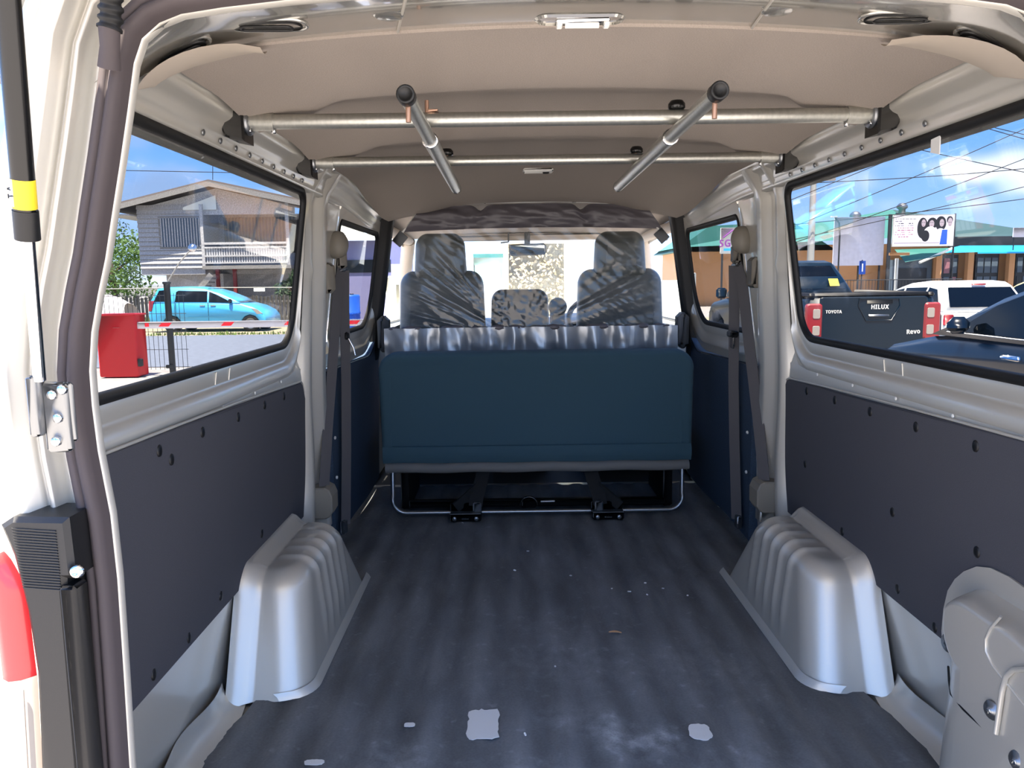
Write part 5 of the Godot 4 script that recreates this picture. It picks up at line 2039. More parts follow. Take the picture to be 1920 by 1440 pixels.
func blue_car() -> void:
	var o := thing("blue_car", "light blue compact people carrier parked across the road", "car", "", Vector3(-9.95, GROUND, -26.0))
	var w := 0.84
	var st := mk()
	var body := pv([[-1.90, 0.30], [-1.93, 0.55], [-1.90, 0.98], [-1.0, 1.0], [0.4, 0.98], [1.08, 0.94], [1.45, 0.84], [1.75, 0.68], [1.88, 0.52], [1.90, 0.30], [1.70, 0.22], [1.66, 0.36], [1.55, 0.50], [1.38, 0.56], [1.20, 0.50], [1.09, 0.36], [1.05, 0.22], [-0.85, 0.22], [-0.89, 0.36], [-1.00, 0.50], [-1.18, 0.56], [-1.35, 0.50], [-1.46, 0.36], [-1.50, 0.22]])
	car_shell(st, body, w, 0.7, 0.10, 0.05)
	obj("body", st, M["car_blue"], o)
	st = mk()
	var house_ := pv([[-1.90, 0.96], [-1.80, 1.15], [-1.64, 1.44], [-1.3, 1.49], [-0.6, 1.50], [-0.1, 1.44], [0.35, 1.31], [0.75, 1.13], [1.10, 0.94]])
	car_shell(st, house_, w - 0.03, 0.95, 0.28, 0.05)
	obj("cabin_top", st, M["car_blue"], o)
	var wins := [pv([[-1.74, 1.02], [-1.58, 1.38], [-1.34, 1.40], [-1.36, 1.02]]), pv([[-1.05, 1.00], [-1.02, 1.33], [-0.95, 1.37], [0.0, 1.34], [0.0, 0.99]]), pv([[0.06, 0.98], [0.06, 1.33], [0.32, 1.22], [0.62, 1.07], [0.80, 0.96]])]
	for p in wins:
		st = mk()
		side_patch(st, p, w - 0.03, 0.95, 0.28, 0.006)
		obj("side_window", st, M["car_glass"], o)
	st = mk()
	cross_glass(st, Vector2(-0.1, 1.44), Vector2(1.10, 0.94), w - 0.03, 0.95, 0.28, 0.1, 0.012)
	obj("windscreen", st, M["car_glass"], o)
	st = mk()
	cross_glass(st, Vector2(-1.80, 1.10), Vector2(-1.64, 1.44), w - 0.03, 0.95, 0.28, 0.08, 0.012)
	obj("rear_glass", st, M["car_glass"], o)
	st = mk()
	side_patch(st, pv([[-1.90, 0.72], [-1.88, 1.05], [-1.70, 1.05], [-1.74, 0.98], [-1.80, 0.72]]), w - 0.02, 0.95, 0.2, 0.02)
	obj("tail_lamp", st, M["red_lens"], o)
	st = mk()
	side_patch(st, pv([[1.45, 0.78], [1.62, 0.74], [1.80, 0.60], [1.62, 0.58]]), w - 0.02, 0.95, 0.2, 0.022)
	obj("head_lamp", st, M["clear_lens"], o)
	for x in [-0.15, 0.20]:
		st = mk()
		for s in [-1.0, 1.0]: box(st, Vector3(x, 0.88, s * (w - 0.01)), Vector3(0.17, 0.03, 0.03), 0.008)
		obj("door_handle", st, M["chrome"], o)
	for x in [0.04, -1.02]:
		st = mk()
		for s in [-1.0, 1.0]: box(st, Vector3(x, 0.66, s * (w - 0.012)), Vector3(0.012, 0.62, 0.03), 0.0)
		obj("door_gap", st, M["clip_black"], o)
	st = mk()
	for s in [-1.0, 1.0]: box(st, Vector3(0.0, 0.52, s * (w + 0.0)), Vector3(1.3, 0.03, 0.02), 0.006)
	obj("side_strip", st, M["car_blue"], o)
	for s in [-1.0, 1.0]:
		st = mk()
		box(st, Vector3(0.78, 1.02, s * (w + 0.03)), Vector3(0.12, 0.13, 0.14), 0.04)
		obj("door_mirror", st, M["clip_black"], o)
	wheels(o, [-1.18, 1.38], 0.29, w - 0.04)


func pickup() -> void:
	var o := thing("pickup_truck", "black pickup truck with white tailgate lettering and red tail lamps", "pickup truck", "", Vector3(4.88, GROUND, -10.6))
	o.rotation.y = PI * 0.5
	var w := 0.91
	var toward := o.basis.inverse()
	# world-facing frame on the tailgate: X right, Y up, Z towards the street behind the truck
	var at := func(x: float, y: float, z := 0.0) -> Vector3: return Vector3(-z, y, x)
	var st := mk()
	var bed := pv([[0.02, 0.55], [0.0, 0.75], [0.02, 1.27], [0.10, 1.29], [2.35, 1.28], [2.35, 0.40], [1.72, 0.40], [1.62, 0.72], [1.30, 0.86], [0.98, 0.72], [0.88, 0.45], [0.15, 0.45]])
	car_shell(st, bed, w, 1.0, 0.10, 0.05)
	obj("bed", st, M["car_black"], o)
	st = mk()
	var front := pv([[2.38, 0.38], [2.38, 1.24], [4.2, 1.18], [5.05, 1.08], [5.22, 0.90], [5.25, 0.50], [4.85, 0.42], [4.78, 0.72], [4.45, 0.85], [4.12, 0.72], [4.05, 0.38]])
	car_shell(st, front, w - 0.02, 1.0, 0.12, 0.06)
	obj("front_body", st, M["car_black"], o)
	st = mk()
	var cab := pv([[2.30, 1.20], [2.42, 1.45], [2.70, 1.80], [2.95, 1.845], [3.35, 1.84], [3.75, 1.72], [4.35, 1.20]])
	car_shell(st, cab, w - 0.06, 1.15, 0.40, 0.05)
	obj("cab", st, M["car_black"], o)
	for p in [pv([[2.62, 1.28], [2.82, 1.68], [3.18, 1.74], [3.18, 1.26]]), pv([[3.25, 1.26], [3.25, 1.74], [3.6, 1.68], [4.1, 1.26]])]:
		st = mk()
		side_patch(st, p, w - 0.06, 1.15, 0.40, 0.006)
		obj("side_window", st, M["car_glass"], o)
	st = mk()
	cross_glass(st, Vector2(2.36, 1.30), Vector2(2.68, 1.78), w - 0.06, 1.15, 0.40, 0.10, 0.02)
	obj("rear_glass", st, M["car_glass"], o)
	st = mk()
	quad(st, Vector3(2.36, 1.41, 0.40), Vector3(2.36, 1.41, 0.56), Vector3(2.45, 1.53, 0.56), Vector3(2.45, 1.53, 0.40))
	obj("yellow_sticker", st, M["yellow_label"], o)
	# rail cap along the bed
	st = mk()
	for s in [-1.0, 1.0]: box(st, Vector3(1.15, 1.315, s * (w - 0.09)), Vector3(2.3, 0.06, 0.10), 0.02)
	box(st, Vector3(0.06, 1.315, 0), Vector3(0.10, 0.06, 1.66), 0.02)
	obj("rail_cap", st, M["black_plastic"], o)
	# tailgate
	st = mk()
	prism(st, rrect(-0.72, 0.76, 0.56, 1.285, [0.04, 0.04, 0.04, 0.04], 4), 0.03, Transform3D(toward, at.call(0.0, 0.0, 0.0)), 0.01)
	var tg := obj("tailgate", st, M["car_black"], o)
	st = mk()
	var tr := pv([[-0.18, 1.26], [0.36, 1.26], [0.38, 1.16], [0.27, 0.96], [-0.08, 0.96], [-0.19, 1.16]])
	var pts := []
	for p in tr: pts.append(at.call(p.x, p.y, 0.033))
	pts.append(pts[0])
	tube(st, pts, 0.010, 6, false)
	obj("handle_surround", st, M["car_black"], tg)
	st = mk()
	box(st, at.call(0.10, 1.215, 0.032), Vector3(0.012, 0.05, 0.36), 0.004)
	obj("handle_recess", st, M["clip_black"], tg)
	st = mk()
	box(st, at.call(0.09, 1.03, 0.04), Vector3(0.02, 0.03, 0.28), 0.006)
	obj("handle_grip", st, M["steel"], tg)
	text_mesh("HILUX", 0.06, M["white_plastic"], tg, Transform3D(toward, at.call(0.10, 1.145, 0.036)))
	text_mesh("TOYOTA", 0.042, M["white_plastic"], tg, Transform3D(toward, at.call(-0.53, 1.085, 0.034)))
	text_mesh("Revo", 0.06, M["white_plastic"], tg, Transform3D(toward * Basis(Vector3.BACK, 0.05), at.call(0.58, 0.80, 0.034)))
	# tail lamps wrap the bed corners
	for s in [-1.0, 1.0]:
		st = mk()
		var c := -0.80 if s < 0 else 0.83
		prism(st, rrect(c - 0.115, c + 0.115, 0.70, 1.20, [0.03, 0.03, 0.05, 0.05], 4), 0.08, Transform3D(toward, at.call(0.0, 0.0, -0.03)), 0.02)
		var lp := obj("tail_lamp", st, M["red_lens"], o)
		for y in [1.06, 0.83]:
			st = mk()
			prism(st, rrect(c - 0.05 - s * 0.03, c + 0.05 - s * 0.03, y - 0.065, y + 0.065, [0.02, 0.02, 0.02, 0.02], 3), 0.01, Transform3D(toward, at.call(0.0, 0.0, 0.047)), 0.003)
			obj("reversing_lens", st, M["clear_lens"], lp)
	st = mk()
	box(st, Vector3(-0.04, 0.50, 0), Vector3(0.14, 0.12, 1.5), 0.03)
	obj("bumper", st, M["steel"], o)
	st = mk()
	box(st, Vector3(-0.115, 0.52, 0.1), Vector3(0.006, 0.09, 0.38), 0.002)
	obj("number_plate", st, M["wall_white"], o)
	for s in [-1.0, 1.0]:
		st = mk()
		box(st, Vector3(4.0, 1.28, s * (w + 0.06)), Vector3(0.1, 0.2, 0.2), 0.04)
		obj("door_mirror", st, M["car_black"], o)
	wheels(o, [1.30, 4.45], 0.38, w - 0.06)


func estate(called: String, label: String, at: Vector3, paint: String, h: float, w: float, tail: float, belt := 0.60) -> Node3D:
	# upright estate facing -z, its tail at the given point
	var o := thing(called, label, "car", "", at)
	o.rotation.y = PI * 0.5
	var st := mk()
	var b := h * belt
	var body := pv([[0.0, 0.42], [-0.02, 0.60], [0.03, b], [2.9, b - 0.02], [3.25, b - 0.05], [3.95, b - 0.18], [4.35, b - 0.36], [4.42, 0.50], [4.0, 0.36], [3.92, 0.62], [3.62, 0.75], [3.32, 0.62], [3.24, 0.32], [1.22, 0.32], [1.14, 0.62], [0.84, 0.75], [0.54, 0.62], [0.46, 0.36]])
	car_shell(st, body, w, b * 0.8, 0.10, 0.06)
	obj("body", st, M[paint], o)
	st = mk()
	var top := pv([[0.02, b - 0.03], [tail, h - 0.10], [tail + 0.15, h - 0.03], [1.0, h], [1.7, h - 0.05], [2.1, h - 0.14], [2.5, h - 0.26], [3.30, b - 0.04]])
	car_shell(st, top, w - 0.04, b, 0.30, 0.06)
	obj("cabin_top", st, M[paint], o)
	for p in [pv([[0.25, b + 0.04], [tail + 0.12, h - 0.17], [0.85, h - 0.13], [0.95, b + 0.03]]), pv([[1.02, b + 0.03], [0.92, h - 0.13], [1.75, h - 0.15], [1.80, b + 0.02]]), pv([[1.87, b + 0.02], [1.83, h - 0.16], [2.10, h - 0.20], [2.45, h - 0.31], [2.74, b + 0.10], [2.74, b + 0.02]]), pv([[2.79, b + 0.02], [2.79, b + 0.09], [3.05, b + 0.01]])]:
		st = mk()
		side_patch(st, p, w - 0.04, b, 0.30, 0.006)
		obj("side_window", st, M["car_glass"], o)
	st = mk()
	cross_glass(st, Vector2(0.03, b + 0.02), Vector2(tail, h - 0.10), w - 0.04, b, 0.30, 0.10, 0.014)
	obj("rear_glass", st, M["car_glass"], o)
	st = mk()
	cross_glass(st, Vector2(2.5, h - 0.26), Vector2(3.30, b - 0.05), w - 0.04, b, 0.30, 0.08, 0.014)
	obj("windscreen", st, M["car_glass"], o)
	st = mk()
	box(st, Vector3(tail - 0.02, h - 0.075, 0.0), Vector3(0.04, 0.035, 0.28), 0.008)
	obj("brake_light", st, M["red_lens"], o)
	for s in [-1.0, 1.0]:
		st = mk()
		box(st, Vector3(0.01, b - 0.18, s * (w - 0.12)), Vector3(0.06, 0.22, 0.20), 0.02)
		obj("tail_lamp", st, M["red_lens"], o)
		st = mk()
		box(st, Vector3(4.25, b - 0.33, s * (w - 0.18)), Vector3(0.25, 0.12, 0.3), 0.04)
		obj("head_lamp", st, M["clear_lens"], o)
		st = mk()
		box(st, Vector3(2.68, b + 0.08, s * (w + 0.06)), Vector3(0.12, 0.14, 0.18), 0.05)
		obj("door_mirror", st, M[paint], o)
		st = mk()
		box(st, Vector3(1.9, b + 0.008, s * (w - 0.035)), Vector3(2.2, 0.010, 0.014), 0.003)
		obj("window_strip", st, M["steel"], o)
		for x in [1.35, 2.3]:
			st = mk()
			box(st, Vector3(x - 0.2, b - 0.13, s * (w - 0.005)), Vector3(0.2, 0.035, 0.04), 0.01)
			obj("door_handle", st, M["chrome"], o)
	wheels(o, [0.84, 3.62], 0.33, w - 0.05)
	return o


func parked_cars() -> void:
	estate("white_car", "white estate car parked beyond the black pickup", Vector3(9.26, GROUND, -15.0), "car_white", 1.45, 0.90, 0.42)
	estate("yellow_car", "pale yellow car parked beyond the white estate car", Vector3(12.9, GROUND, -16.2), "car_yellow", 1.58, 0.90, 0.42)
	var o := estate("navy_car", "dark navy car parked closest to the van window", Vector3(4.52, GROUND, -3.55), "car_navy", 1.64, 0.92, 0.40, 0.66)
	var st := mk()
	for s in [-1.0, 1.0]: tube(st, [Vector3(3.30, 0.90, s * 0.86), Vector3(3.75, 0.84, s * 0.84), Vector3(4.2, 0.70, s * 0.72)], 0.012, 6)
	obj("bonnet_crease", st, M["car_navy"], o)


func window_tags() -> void:
	var st := mk()
	var c := Vector3(wall_x(1.183) - 0.001, 1.183, -1.425)
	box(st, Vector3(), Vector3(0.002, 0.032, 0.03), 0.0, Transform3D(Basis(Vector3.RIGHT, 0.25) * Basis(Vector3.BACK, 0.146), c))
	tag(obj("paper_tag", st, M["paper"]), "small white paper tag stuck at the top of the pickup-side window", "tag")


func print_texture() -> ImageTexture:
	# billboard print: pale sheet, lines of small type, four dark-haired portraits
	var w := 384
	var h := 192
	var im := Image.create(w, h, false, Image.FORMAT_RGB8)
	im.fill(Color(0.82, 0.80, 0.88))
	var spot := func(cx: float, cy: float, rx: float, ry: float, c: Color) -> void:
		for y in range(maxi(0, int(cy - ry)), mini(h, int(cy + ry) + 1)):
			for x in range(maxi(0, int(cx - rx)), mini(w, int(cx + rx) + 1)):
				if pow((x - cx) / rx, 2.0) + pow((y - cy) / ry, 2.0) <= 1.0: im.set_pixel(x, y, c)
	var skin_ := Color(0.62, 0.58, 0.62)
	var dark := Color(0.05, 0.06, 0.10)
	spot.call(185.0, 80.0, 34.0, 66.0, dark)
	spot.call(190.0, 48.0, 14.0, 24.0, skin_)
	spot.call(245.0, 50.0, 32.0, 36.0, dark)
	spot.call(242.0, 54.0, 16.0, 24.0, skin_)
	spot.call(236.0, 110.0, 42.0, 40.0, Color(0.88, 0.87, 0.92))
	spot.call(205.0, 130.0, 26.0, 36.0, dark)
	spot.call(300.0, 52.0, 34.0, 46.0, dark)
	spot.call(306.0, 48.0, 15.0, 24.0, skin_)
	spot.call(300.0, 126.0, 34.0, 44.0, Color(0.84, 0.84, 0.90))
	spot.call(356.0, 30.0, 20.0, 24.0, dark)
	spot.call(358.0, 44.0, 15.0, 28.0, skin_)
	spot.call(360.0, 120.0, 24.0, 50.0, Color(0.80, 0.82, 0.90))
	for y in range(92, 186):
		for x in range(310 - (y - 92) / 8, 345): im.set_pixel(x, y, Color(0.12, 0.32, 0.78))
	for q in [190, 242, 306, 358]:
		im.fill_rect(Rect2i(q - 9, 44, 7, 3), dark)
		im.fill_rect(Rect2i(q + 3, 44, 7, 3), dark)
		im.fill_rect(Rect2i(q - 5, 62, 10, 2), Color(0.4, 0.2, 0.25))
	var r := RandomNumberGenerator.new()
	r.seed = 5
	for k in 9:
		var x := 10
		while x < 130:
			var l := r.randi_range(6, 22)
			if r.randf() < 0.75: im.fill_rect(Rect2i(x, 20 + k * 14, l, 3 + (k % 3)), dark if k < 4 else Color(0.55, 0.25, 0.4))
			x += l + 5
	for x in range(10, 290, 9): im.fill_rect(Rect2i(x, 172, 6, 5), Color(0.25, 0.22, 0.3))
	return ImageTexture.create_from_image(im)


func shops() -> void:
	var z := -42.0
	var o := thing("shop_building", "long ochre shop building under a green hipped roof", "building", "", Vector3(0, GROUND, z))
	var u := 0.62
	var st := mk()
	box(st, Vector3(22.0, 1.6, -5.0), Vector3(24.0, 3.4, 8.0), 0.0)
	obj("walls", st, M["ochre"], o)
	st = mk()
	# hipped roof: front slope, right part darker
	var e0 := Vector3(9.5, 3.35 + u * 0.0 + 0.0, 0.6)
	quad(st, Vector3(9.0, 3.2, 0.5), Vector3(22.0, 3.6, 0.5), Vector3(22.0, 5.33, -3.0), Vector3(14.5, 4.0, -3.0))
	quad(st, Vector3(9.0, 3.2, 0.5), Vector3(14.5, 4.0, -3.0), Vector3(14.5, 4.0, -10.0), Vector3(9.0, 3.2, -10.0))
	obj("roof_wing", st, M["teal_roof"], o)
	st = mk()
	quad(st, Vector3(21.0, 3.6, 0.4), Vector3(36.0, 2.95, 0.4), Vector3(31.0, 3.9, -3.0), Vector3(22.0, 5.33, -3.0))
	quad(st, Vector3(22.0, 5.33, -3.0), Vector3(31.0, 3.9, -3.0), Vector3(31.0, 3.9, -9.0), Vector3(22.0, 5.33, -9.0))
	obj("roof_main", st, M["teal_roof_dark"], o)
	for q in [[18.72, 4.72, -0.4], [22.15, 5.30, -2.2]]:
		st = mk()
		lathe(st, [Vector2(0.0001, 0.32), Vector2(0.16, 0.30), Vector2(0.28, 0.18), Vector2(0.30, 0.05), Vector2(0.18, -0.05), Vector2(0.18, -0.4)], Transform3D(Basis(), Vector3(q[0], q[1], q[2])), 14)
		obj("roof_turbine", st, M["steel"], o)
	# dark fascia under the roof, blue awning
	st = mk()
	box(st, Vector3(27.5, 3.30, 0.3), Vector3(8.0, 0.55, 0.2), 0.0)
	obj("fascia", st, M["shop_dark"], o)
	st = mk()
	quad(st, Vector3(24.0, 3.10, 0.5), Vector3(33.0, 3.04, 0.5), Vector3(33.0, 2.68, 1.6), Vector3(24.3, 2.72, 1.6))
	quad(st, Vector3(24.3, 2.72, 1.6), Vector3(33.0, 2.68, 1.6), Vector3(33.0, 2.60, 1.6), Vector3(24.3, 2.64, 1.6))
	quad(st, Vector3(24.0, 3.10, 0.5), Vector3(24.3, 2.72, 1.6), Vector3(22.4, 2.72, 0.5), Vector3(22.4, 2.72, 0.5))
	obj("awning", st, M["awning_blue"], o)
	st = mk()
	quad(st, Vector3(20.6, 2.95, 0.3), Vector3(23.6, 3.0, 0.3), Vector3(22.4, 2.55, 1.5), Vector3(20.6, 2.25, 1.5))
	obj("porch_roof", st, M["teal_roof"], o)
	st = mk()
	tube(st, [Vector3(21.3, 2.22, 1.6), Vector3(23.3, 2.95, 1.0)], 0.07, 6)
	obj("porch_gutter", st, M["wall_white"], o)
	# shop fronts
	st = mk()
	box(st, Vector3(21.6, 1.35, 0.05), Vector3(2.3, 2.1, 0.16), 0.0)
	obj("porch_wall", st, M["shutter_grey"], o)
	st = mk()
	box(st, Vector3(21.6, 1.15, 0.10), Vector3(1.75, 1.6, 0.14), 0.0)
	obj("shop_window", st, M["shop_dark"], o)
	var bays := [[23.55, 1.25, "shop_poster"], [25.75, 1.25, "shutter_grey"], [27.85, 1.1, "shop_dark"], [29.9, 1.2, "shop_poster"]]
	for b in bays:
		st = mk()
		box(st, Vector3(b[0], 1.45, 0.05), Vector3(b[1], 2.4, 0.14), 0.0)
		var f := obj("shop_front", st, M["shop_dark"], o)
		for i in 3:
			for j in 2:
				st = mk()
				box(st, Vector3(b[0] + (i - 1) * b[1] * 0.31, 1.05 + j * 1.0, 0.13), Vector3(b[1] * 0.25, 0.8, 0.04), 0.0)
				obj("pane", st, M[b[2]] if (i + j) % 2 == 0 or b[2] == "shutter_grey" else M["shutter_grey"], f)
	for x in [22.85, 24.55, 26.75, 28.8]:
		st = mk()
		box(st, Vector3(x, 1.4, 0.5), Vector3(0.30, 2.8, 0.3), 0.0)
		obj("pillar", st, M["ochre"] if x < 28.0 else M["wall_white"], o)
	# white hoarding, portrait hoarding and their posts
	var wb := thing("blank_hoarding", "large blank white hoarding beside the portrait billboard", "billboard", "", Vector3(18.2, GROUND, z + 1.3))
	st = mk()
	box(st, Vector3(0, 3.36, 0), Vector3(2.65, 2.5, 0.06), 0.01)
	obj("sheet", st, M["billboard_white"], wb)
	for x in [-1.2, 0.1, 1.2]:
		st = mk()
		box(st, Vector3(x, 1.7, -0.12), Vector3(0.08, 3.4, 0.08), 0.0)
		obj("post", st, M["fence_steel"], wb)
	var pb := thing("portrait_billboard", "white billboard printed with four dark-haired portraits", "billboard", "", Vector3(21.35, GROUND, z + 1.7))
	st = mk()
	box(st, Vector3(0, 3.85, -0.03), Vector3(3.2, 1.62, 0.06), 0.01)
	obj("board", st, M["wall_white"], pb)
	var pmat := mat("portrait_print", Color.WHITE, 0.6)
	pmat.albedo_texture = print_texture()
	var qm := QuadMesh.new()
	qm.size = Vector2(3.12, 1.54)
	same("print", qm, pmat, pb, Transform3D(Basis(), Vector3(0, 3.85, 0.004)))
	for x in [-1.72, 1.63]:
		st = mk()
		box(st, Vector3(x, 2.35, -0.05), Vector3(0.16 if x < 0 else 0.05, 4.7, 0.1), 0.0)
		obj("post", st, M["fence_steel"], pb)
	var sg := thing("white_shop_sign", "long white shop sign above the blue awning", "sign", "", Vector3(28.5, GROUND + 3.68, z + 2.0))
	st = mk()
	box(st, Vector3(0, 0, 0), Vector3(5.4, 0.48, 0.06), 0.01)
	obj("board", st, M["billboard_white"], sg)
	st = mk()
	for x in [-2.6, 0.0, 2.6]: box(st, Vector3(x, -0.45, -0.05), Vector3(0.04, 0.9, 0.04), 0.0)
	obj("bracket", st, M["fence_steel"], sg)
	# street furniture before the shops
	var lp := thing("street_lamp", "slim grey street lamp in front of the blank hoarding", "lamp post", "", Vector3(15.2, GROUND, -36.0))
	st = mk()
	tube(st, [Vector3(0, 0, 0), Vector3(0, 3.5, 0), Vector3(-0.05, 4.0, 0), Vector3(-0.25, 4.25, 0)], 0.04, 8)
	obj("pole", st, M["fence_steel"], lp)
	st = mk()
	box(st, Vector3(-0.3, 4.28, 0), Vector3(0.3, 0.06, 0.12), 0.02)
	obj("lamp_head", st, M["wall_white"], lp)
	var bs := thing("blue_street_sign", "small blue street sign on a thin post", "sign", "", Vector3(16.3, GROUND, -36.0))
	st = mk()
	tube(st, [Vector3(0, 0, 0), Vector3(0, 2.3, 0)], 0.03, 8)
	obj("post", st, M["fence_steel"], bs)
	st = mk()
	box(st, Vector3(0, 1.95, 0.04), Vector3(0.30, 0.62, 0.02), 0.01)
	obj("plate", st, M["sign_blue"], bs)
	st = mk()
	box(st, Vector3(0, 1.95, 0.052), Vector3(0.05, 0.36, 0.006), 0.0)
	obj("arrow", st, M["wall_white"], bs)
	var ws := thing("white_sign_post", "white post with a narrow ochre sign arm", "sign", "", Vector3(17.9, GROUND, -36.0))
	st = mk()
	box(st, Vector3(0, 1.1, 0), Vector3(0.14, 2.5, 0.1), 0.01)
	obj("post", st, M["wall_white"], ws)
	st = mk()
	box(st, Vector3(0.1, 2.55, 0), Vector3(0.95, 0.13, 0.06), 0.01)
	obj("sign_arm", st, M["ochre"], ws)
	var fn := thing("steel_railing", "thin steel railing in front of the ochre shop wall", "railing", "", Vector3(0, GROUND, -35.0))
	st = mk()
	tube(st, [Vector3.ZERO, Vector3(0, 1.4, 0)], 0.012, 5)
	st.generate_normals()
	var wm := st.commit()
	for i in 60: same("upright", wm, M["fence_steel"], fn, Transform3D(Basis(), Vector3(12.0 + 0.14 * i, 0, 0)))
	for y in [0.2, 1.38]:
		st = mk()
		tube(st, [Vector3(12, y, 0), Vector3(20.4, y, 0)], 0.02, 5)
		obj("rail", st, M["fence_steel"], fn)
	# signboard with a purple house outline, seen through the front door window
	var hs := thing("house_logo_sign", "white sign with a purple roof outline and letters", "sign", "", Vector3(10.8, GROUND, -38.0))
	st = mk()
	box(st, Vector3(0, 3.35, 0), Vector3(1.15, 1.25, 0.06), 0.02)
	obj("board", st, M["wall_white"], hs)
	st = mk()
	tube(st, [Vector3(-0.46, 3.48, 0.05), Vector3(0, 3.84, 0.05), Vector3(0.46, 3.48, 0.05)], 0.035, 6)
	tube(st, [Vector3(0.30, 3.62, 0.05), Vector3(0.30, 3.80, 0.05)], 0.03, 6)
	obj("roof_outline", st, M["sign_purple"], hs)
	text_mesh("SGTM", 0.34, M["sign_purple"], hs, Transform3D(Basis(), Vector3(0, 3.22, 0.035)))
	st = mk()
	box(st, Vector3(0, 2.92, 0.035), Vector3(0.8, 0.12, 0.01), 0.0)
	obj("strapline", st, M["awning_blue"], hs)
	for x in [-0.45, 0.45]:
		st = mk()
		box(st, Vector3(x, 1.4, -0.05), Vector3(0.08, 2.8, 0.08), 0.0)
		obj("post", st, M["fence_steel"], hs)
	# warehouse behind the sign, green roof
	var wh := thing("green_roof_shed", "brown shed with a green roof behind the purple logo sign", "building", "", Vector3(8.5, GROUND, -46.0))
	st = mk()
	box(st, Vector3(5.0, 1.5, 0), Vector3(8.0, 3.0, 5.0), 0.0)
	obj("walls", st, M["ochre"], wh)
	st = mk()
	prism(st, pv([[0.5, 3.0], [2.5, 4.4], [7.0, 4.6], [9.5, 3.0]]), 6.0, Transform3D(Basis(), Vector3(0, 0, -3.0)))
	obj("roof", st, M["teal_roof"], wh)
	st = mk()
	box(st, Vector3(5.0, 2.3, 2.55), Vector3(6.0, 0.5, 0.06), 0.0)
	obj("window_band", st, M["shop_dark"], wh)


func front_view() -> void:
	# what shows through the windscreen and the front door windows
	var h := thing("tan_creeper_screen", "dry tan creeper screen straight ahead of the windscreen", "screen", "", Vector3(0.75, GROUND, -24.3))
	var st := mk()
	box(st, Vector3(0, 1.45, 0), Vector3(1.75, 2.5, 0.12), 0.02)
	obj("panel", st, M["hedge_tan"], h)
	st = mk()
	for i in 500:
		var c := Vector3(rng.randf_range(-0.85, 0.85), rng.randf_range(0.3, 2.65), 0.07 + rng.randf() * 0.06)
		var a := rng.randf() * TAU
		var d := Vector3(cos(a), sin(a), 0.3) * 0.07
		var e := Vector3(-sin(a), cos(a), 0.2) * 0.035
		quad(st, c - d, c + e, c + d, c - e)
	var lv := obj("dry_leaves", st, M["hedge_tan"], h)
	lv.set_meta("kind", "stuff")
	var b := thing("teal_kiosk", "white kiosk with a teal window band ahead of the windscreen", "kiosk", "", Vector3(-0.75, GROUND, -24.6))
	st = mk()
	box(st, Vector3(0, 1.2, -0.6), Vector3(1.0, 2.4, 1.2), 0.03)
	obj("walls", st, M["wall_white"], b)
	st = mk()
	box(st, Vector3(0, 2.35, 0.02), Vector3(0.95, 0.12, 0.05), 0.0)
	obj("canopy_edge", st, M["teal_roof"], b)
	st = mk()
	box(st, Vector3(-0.02, 1.75, 0.02), Vector3(0.8, 0.6, 0.04), 0.0)
	obj("window_band", st, M["pale_teal"], b)
	var wl := thing("white_boundary_wall", "long white boundary wall on the far side of the road", "wall", "", Vector3(1.0, GROUND, -27.0))
	st = mk()
	box(st, Vector3(0, 0.75, 0), Vector3(10.5, 1.5, 0.2), 0.02)
	obj("panel", st, M["wall_white"], wl)
	for x in [-5.2, -2.6, 0.0, 2.6, 5.2]:
		st = mk()
		box(st, Vector3(x, 0.85, 0.05), Vector3(0.35, 1.8, 0.35), 0.03)
		obj("pier", st, M["wall_white"], wl)
	var bl := thing("lilac_warehouse", "low lilac-grey warehouse beyond the front door window", "building", "", Vector3(-5.9, GROUND, -31.0))
	st = mk()
	box(st, Vector3(0, 1.6, -2.0), Vector3(3.0, 3.2, 4.0), 0.0)
	obj("walls", st, M["wall_lilac"], bl)
	st = mk()
	quad(st, Vector3(-1.7, 3.2, 0.3), Vector3(1.7, 3.2, 0.3), Vector3(1.5, 4.1, -2.2), Vector3(-1.5, 4.1, -2.2))
	obj("roof", st, M["wall_white"], bl)
	st = mk()
	box(st, Vector3(0, 2.2, 0.02), Vector3(2.2, 0.5, 0.05), 0.0)
	obj("window_band", st, M["car_glass"], bl)
	var dr := thing("blue_drum", "bright blue drum standing by the lilac warehouse", "drum", "", Vector3(-4.3, GROUND, -20.2))
	st = mk()
	lathe(st, [Vector2(0.0001, 1.25), Vector2(0.28, 1.25), Vector2(0.3, 1.2), Vector2(0.29, 0.8), Vector2(0.31, 0.78), Vector2(0.29, 0.74), Vector2(0.3, 0.0)], Transform3D(Basis(), Vector3.ZERO), 18)
	obj("barrel", st, M["sign_blue"], dr)
	st = mk()
	disc(st, Vector3(0.1, 1.25, 0.05), Vector3.UP, 0.05, 0.03)
	obj("bung", st, M["clip_black"], dr)


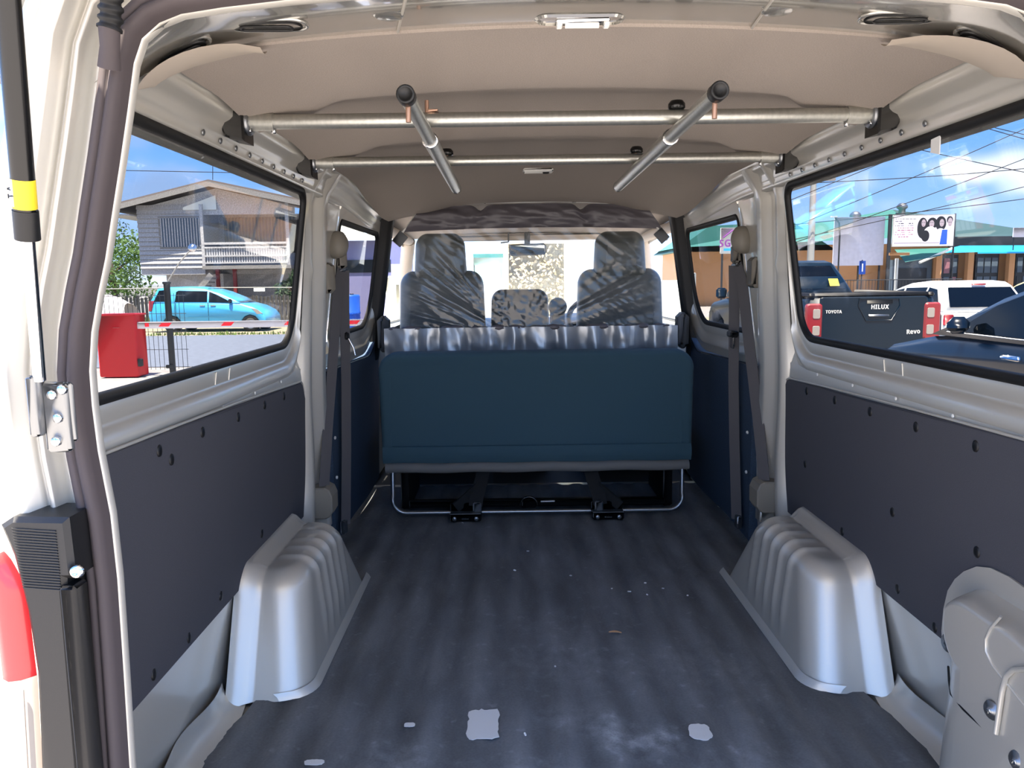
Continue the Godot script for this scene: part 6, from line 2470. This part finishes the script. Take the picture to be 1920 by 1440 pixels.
func wires() -> void:
	# overhead lines and the poles that carry them
	var lines := [
		[Vector3(8.2, 3.1, -25), Vector3(22.0, 9.0, -25)], [Vector3(7.5, 1.95, -25), Vector3(22.0, 8.1, -25)], [Vector3(8.0, 1.6, -26), Vector3(23.0, 7.1, -26)], [Vector3(8.0, 1.9, -26), Vector3(24.0, 5.6, -26)], [Vector3(8.5, 2.6, -26), Vector3(24.0, 4.4, -26)],
		[Vector3(8.0, 6.1, -25), Vector3(22.0, 3.1, -25)], [Vector3(9.7, 3.9, -25), Vector3(22.0, 4.9, -25)], [Vector3(9.0, 7.2, -25), Vector3(22.0, 4.1, -25)], [Vector3(9.0, 7.0, -24), Vector3(22.0, 3.4, -24)]]
	for l in lines:
		var st := mk()
		var pts := []
		for i in 13:
			var f := i / 12.0
			var p: Vector3 = l[0].lerp(l[1], f)
			p.y -= 0.18 * sin(f * PI)
			pts.append(p)
		tube(st, pts, 0.013, 5)
		tag(obj("overhead_wire", st, M["cable"]), "thin dark overhead wire crossing the sky above the parked cars", "wire", "overhead wires above the parked cars")
	var st := mk()
	tube(st, [Vector3(-17.5, 5.35, -30), Vector3(-11, 5.15, -30), Vector3(-7, 4.98, -30), Vector3(-2, 5.1, -30)], 0.014, 5)
	tag(obj("overhead_wire", st, M["cable"]), "single thin wire crossing the sky behind the house gable", "wire")
	var p := thing("mast_aerial", "thin upright aerial mast on the house gable", "aerial")
	st = mk()
	tube(st, [Vector3(-11.9, 5.08, -31.6), Vector3(-11.75, 7.4, -31.6)], 0.014, 5)
	obj("mast", st, M["cable"], p)
	p = thing("utility_pole", "grey utility pole in front of the green roofed shed", "pole", "", Vector3(9.85, GROUND, -25.6))
	st = mk()
	tube(st, [Vector3(0, 0, 0), Vector3(0, 5.2, 0)], [0.13, 0.09], 10)
	obj("shaft", st, M["pole_grey"], p)
	st = mk()
	box(st, Vector3(0, 4.7, 0), Vector3(1.4, 0.1, 0.1), 0.0)
	obj("crossarm", st, M["old_wood"], p)
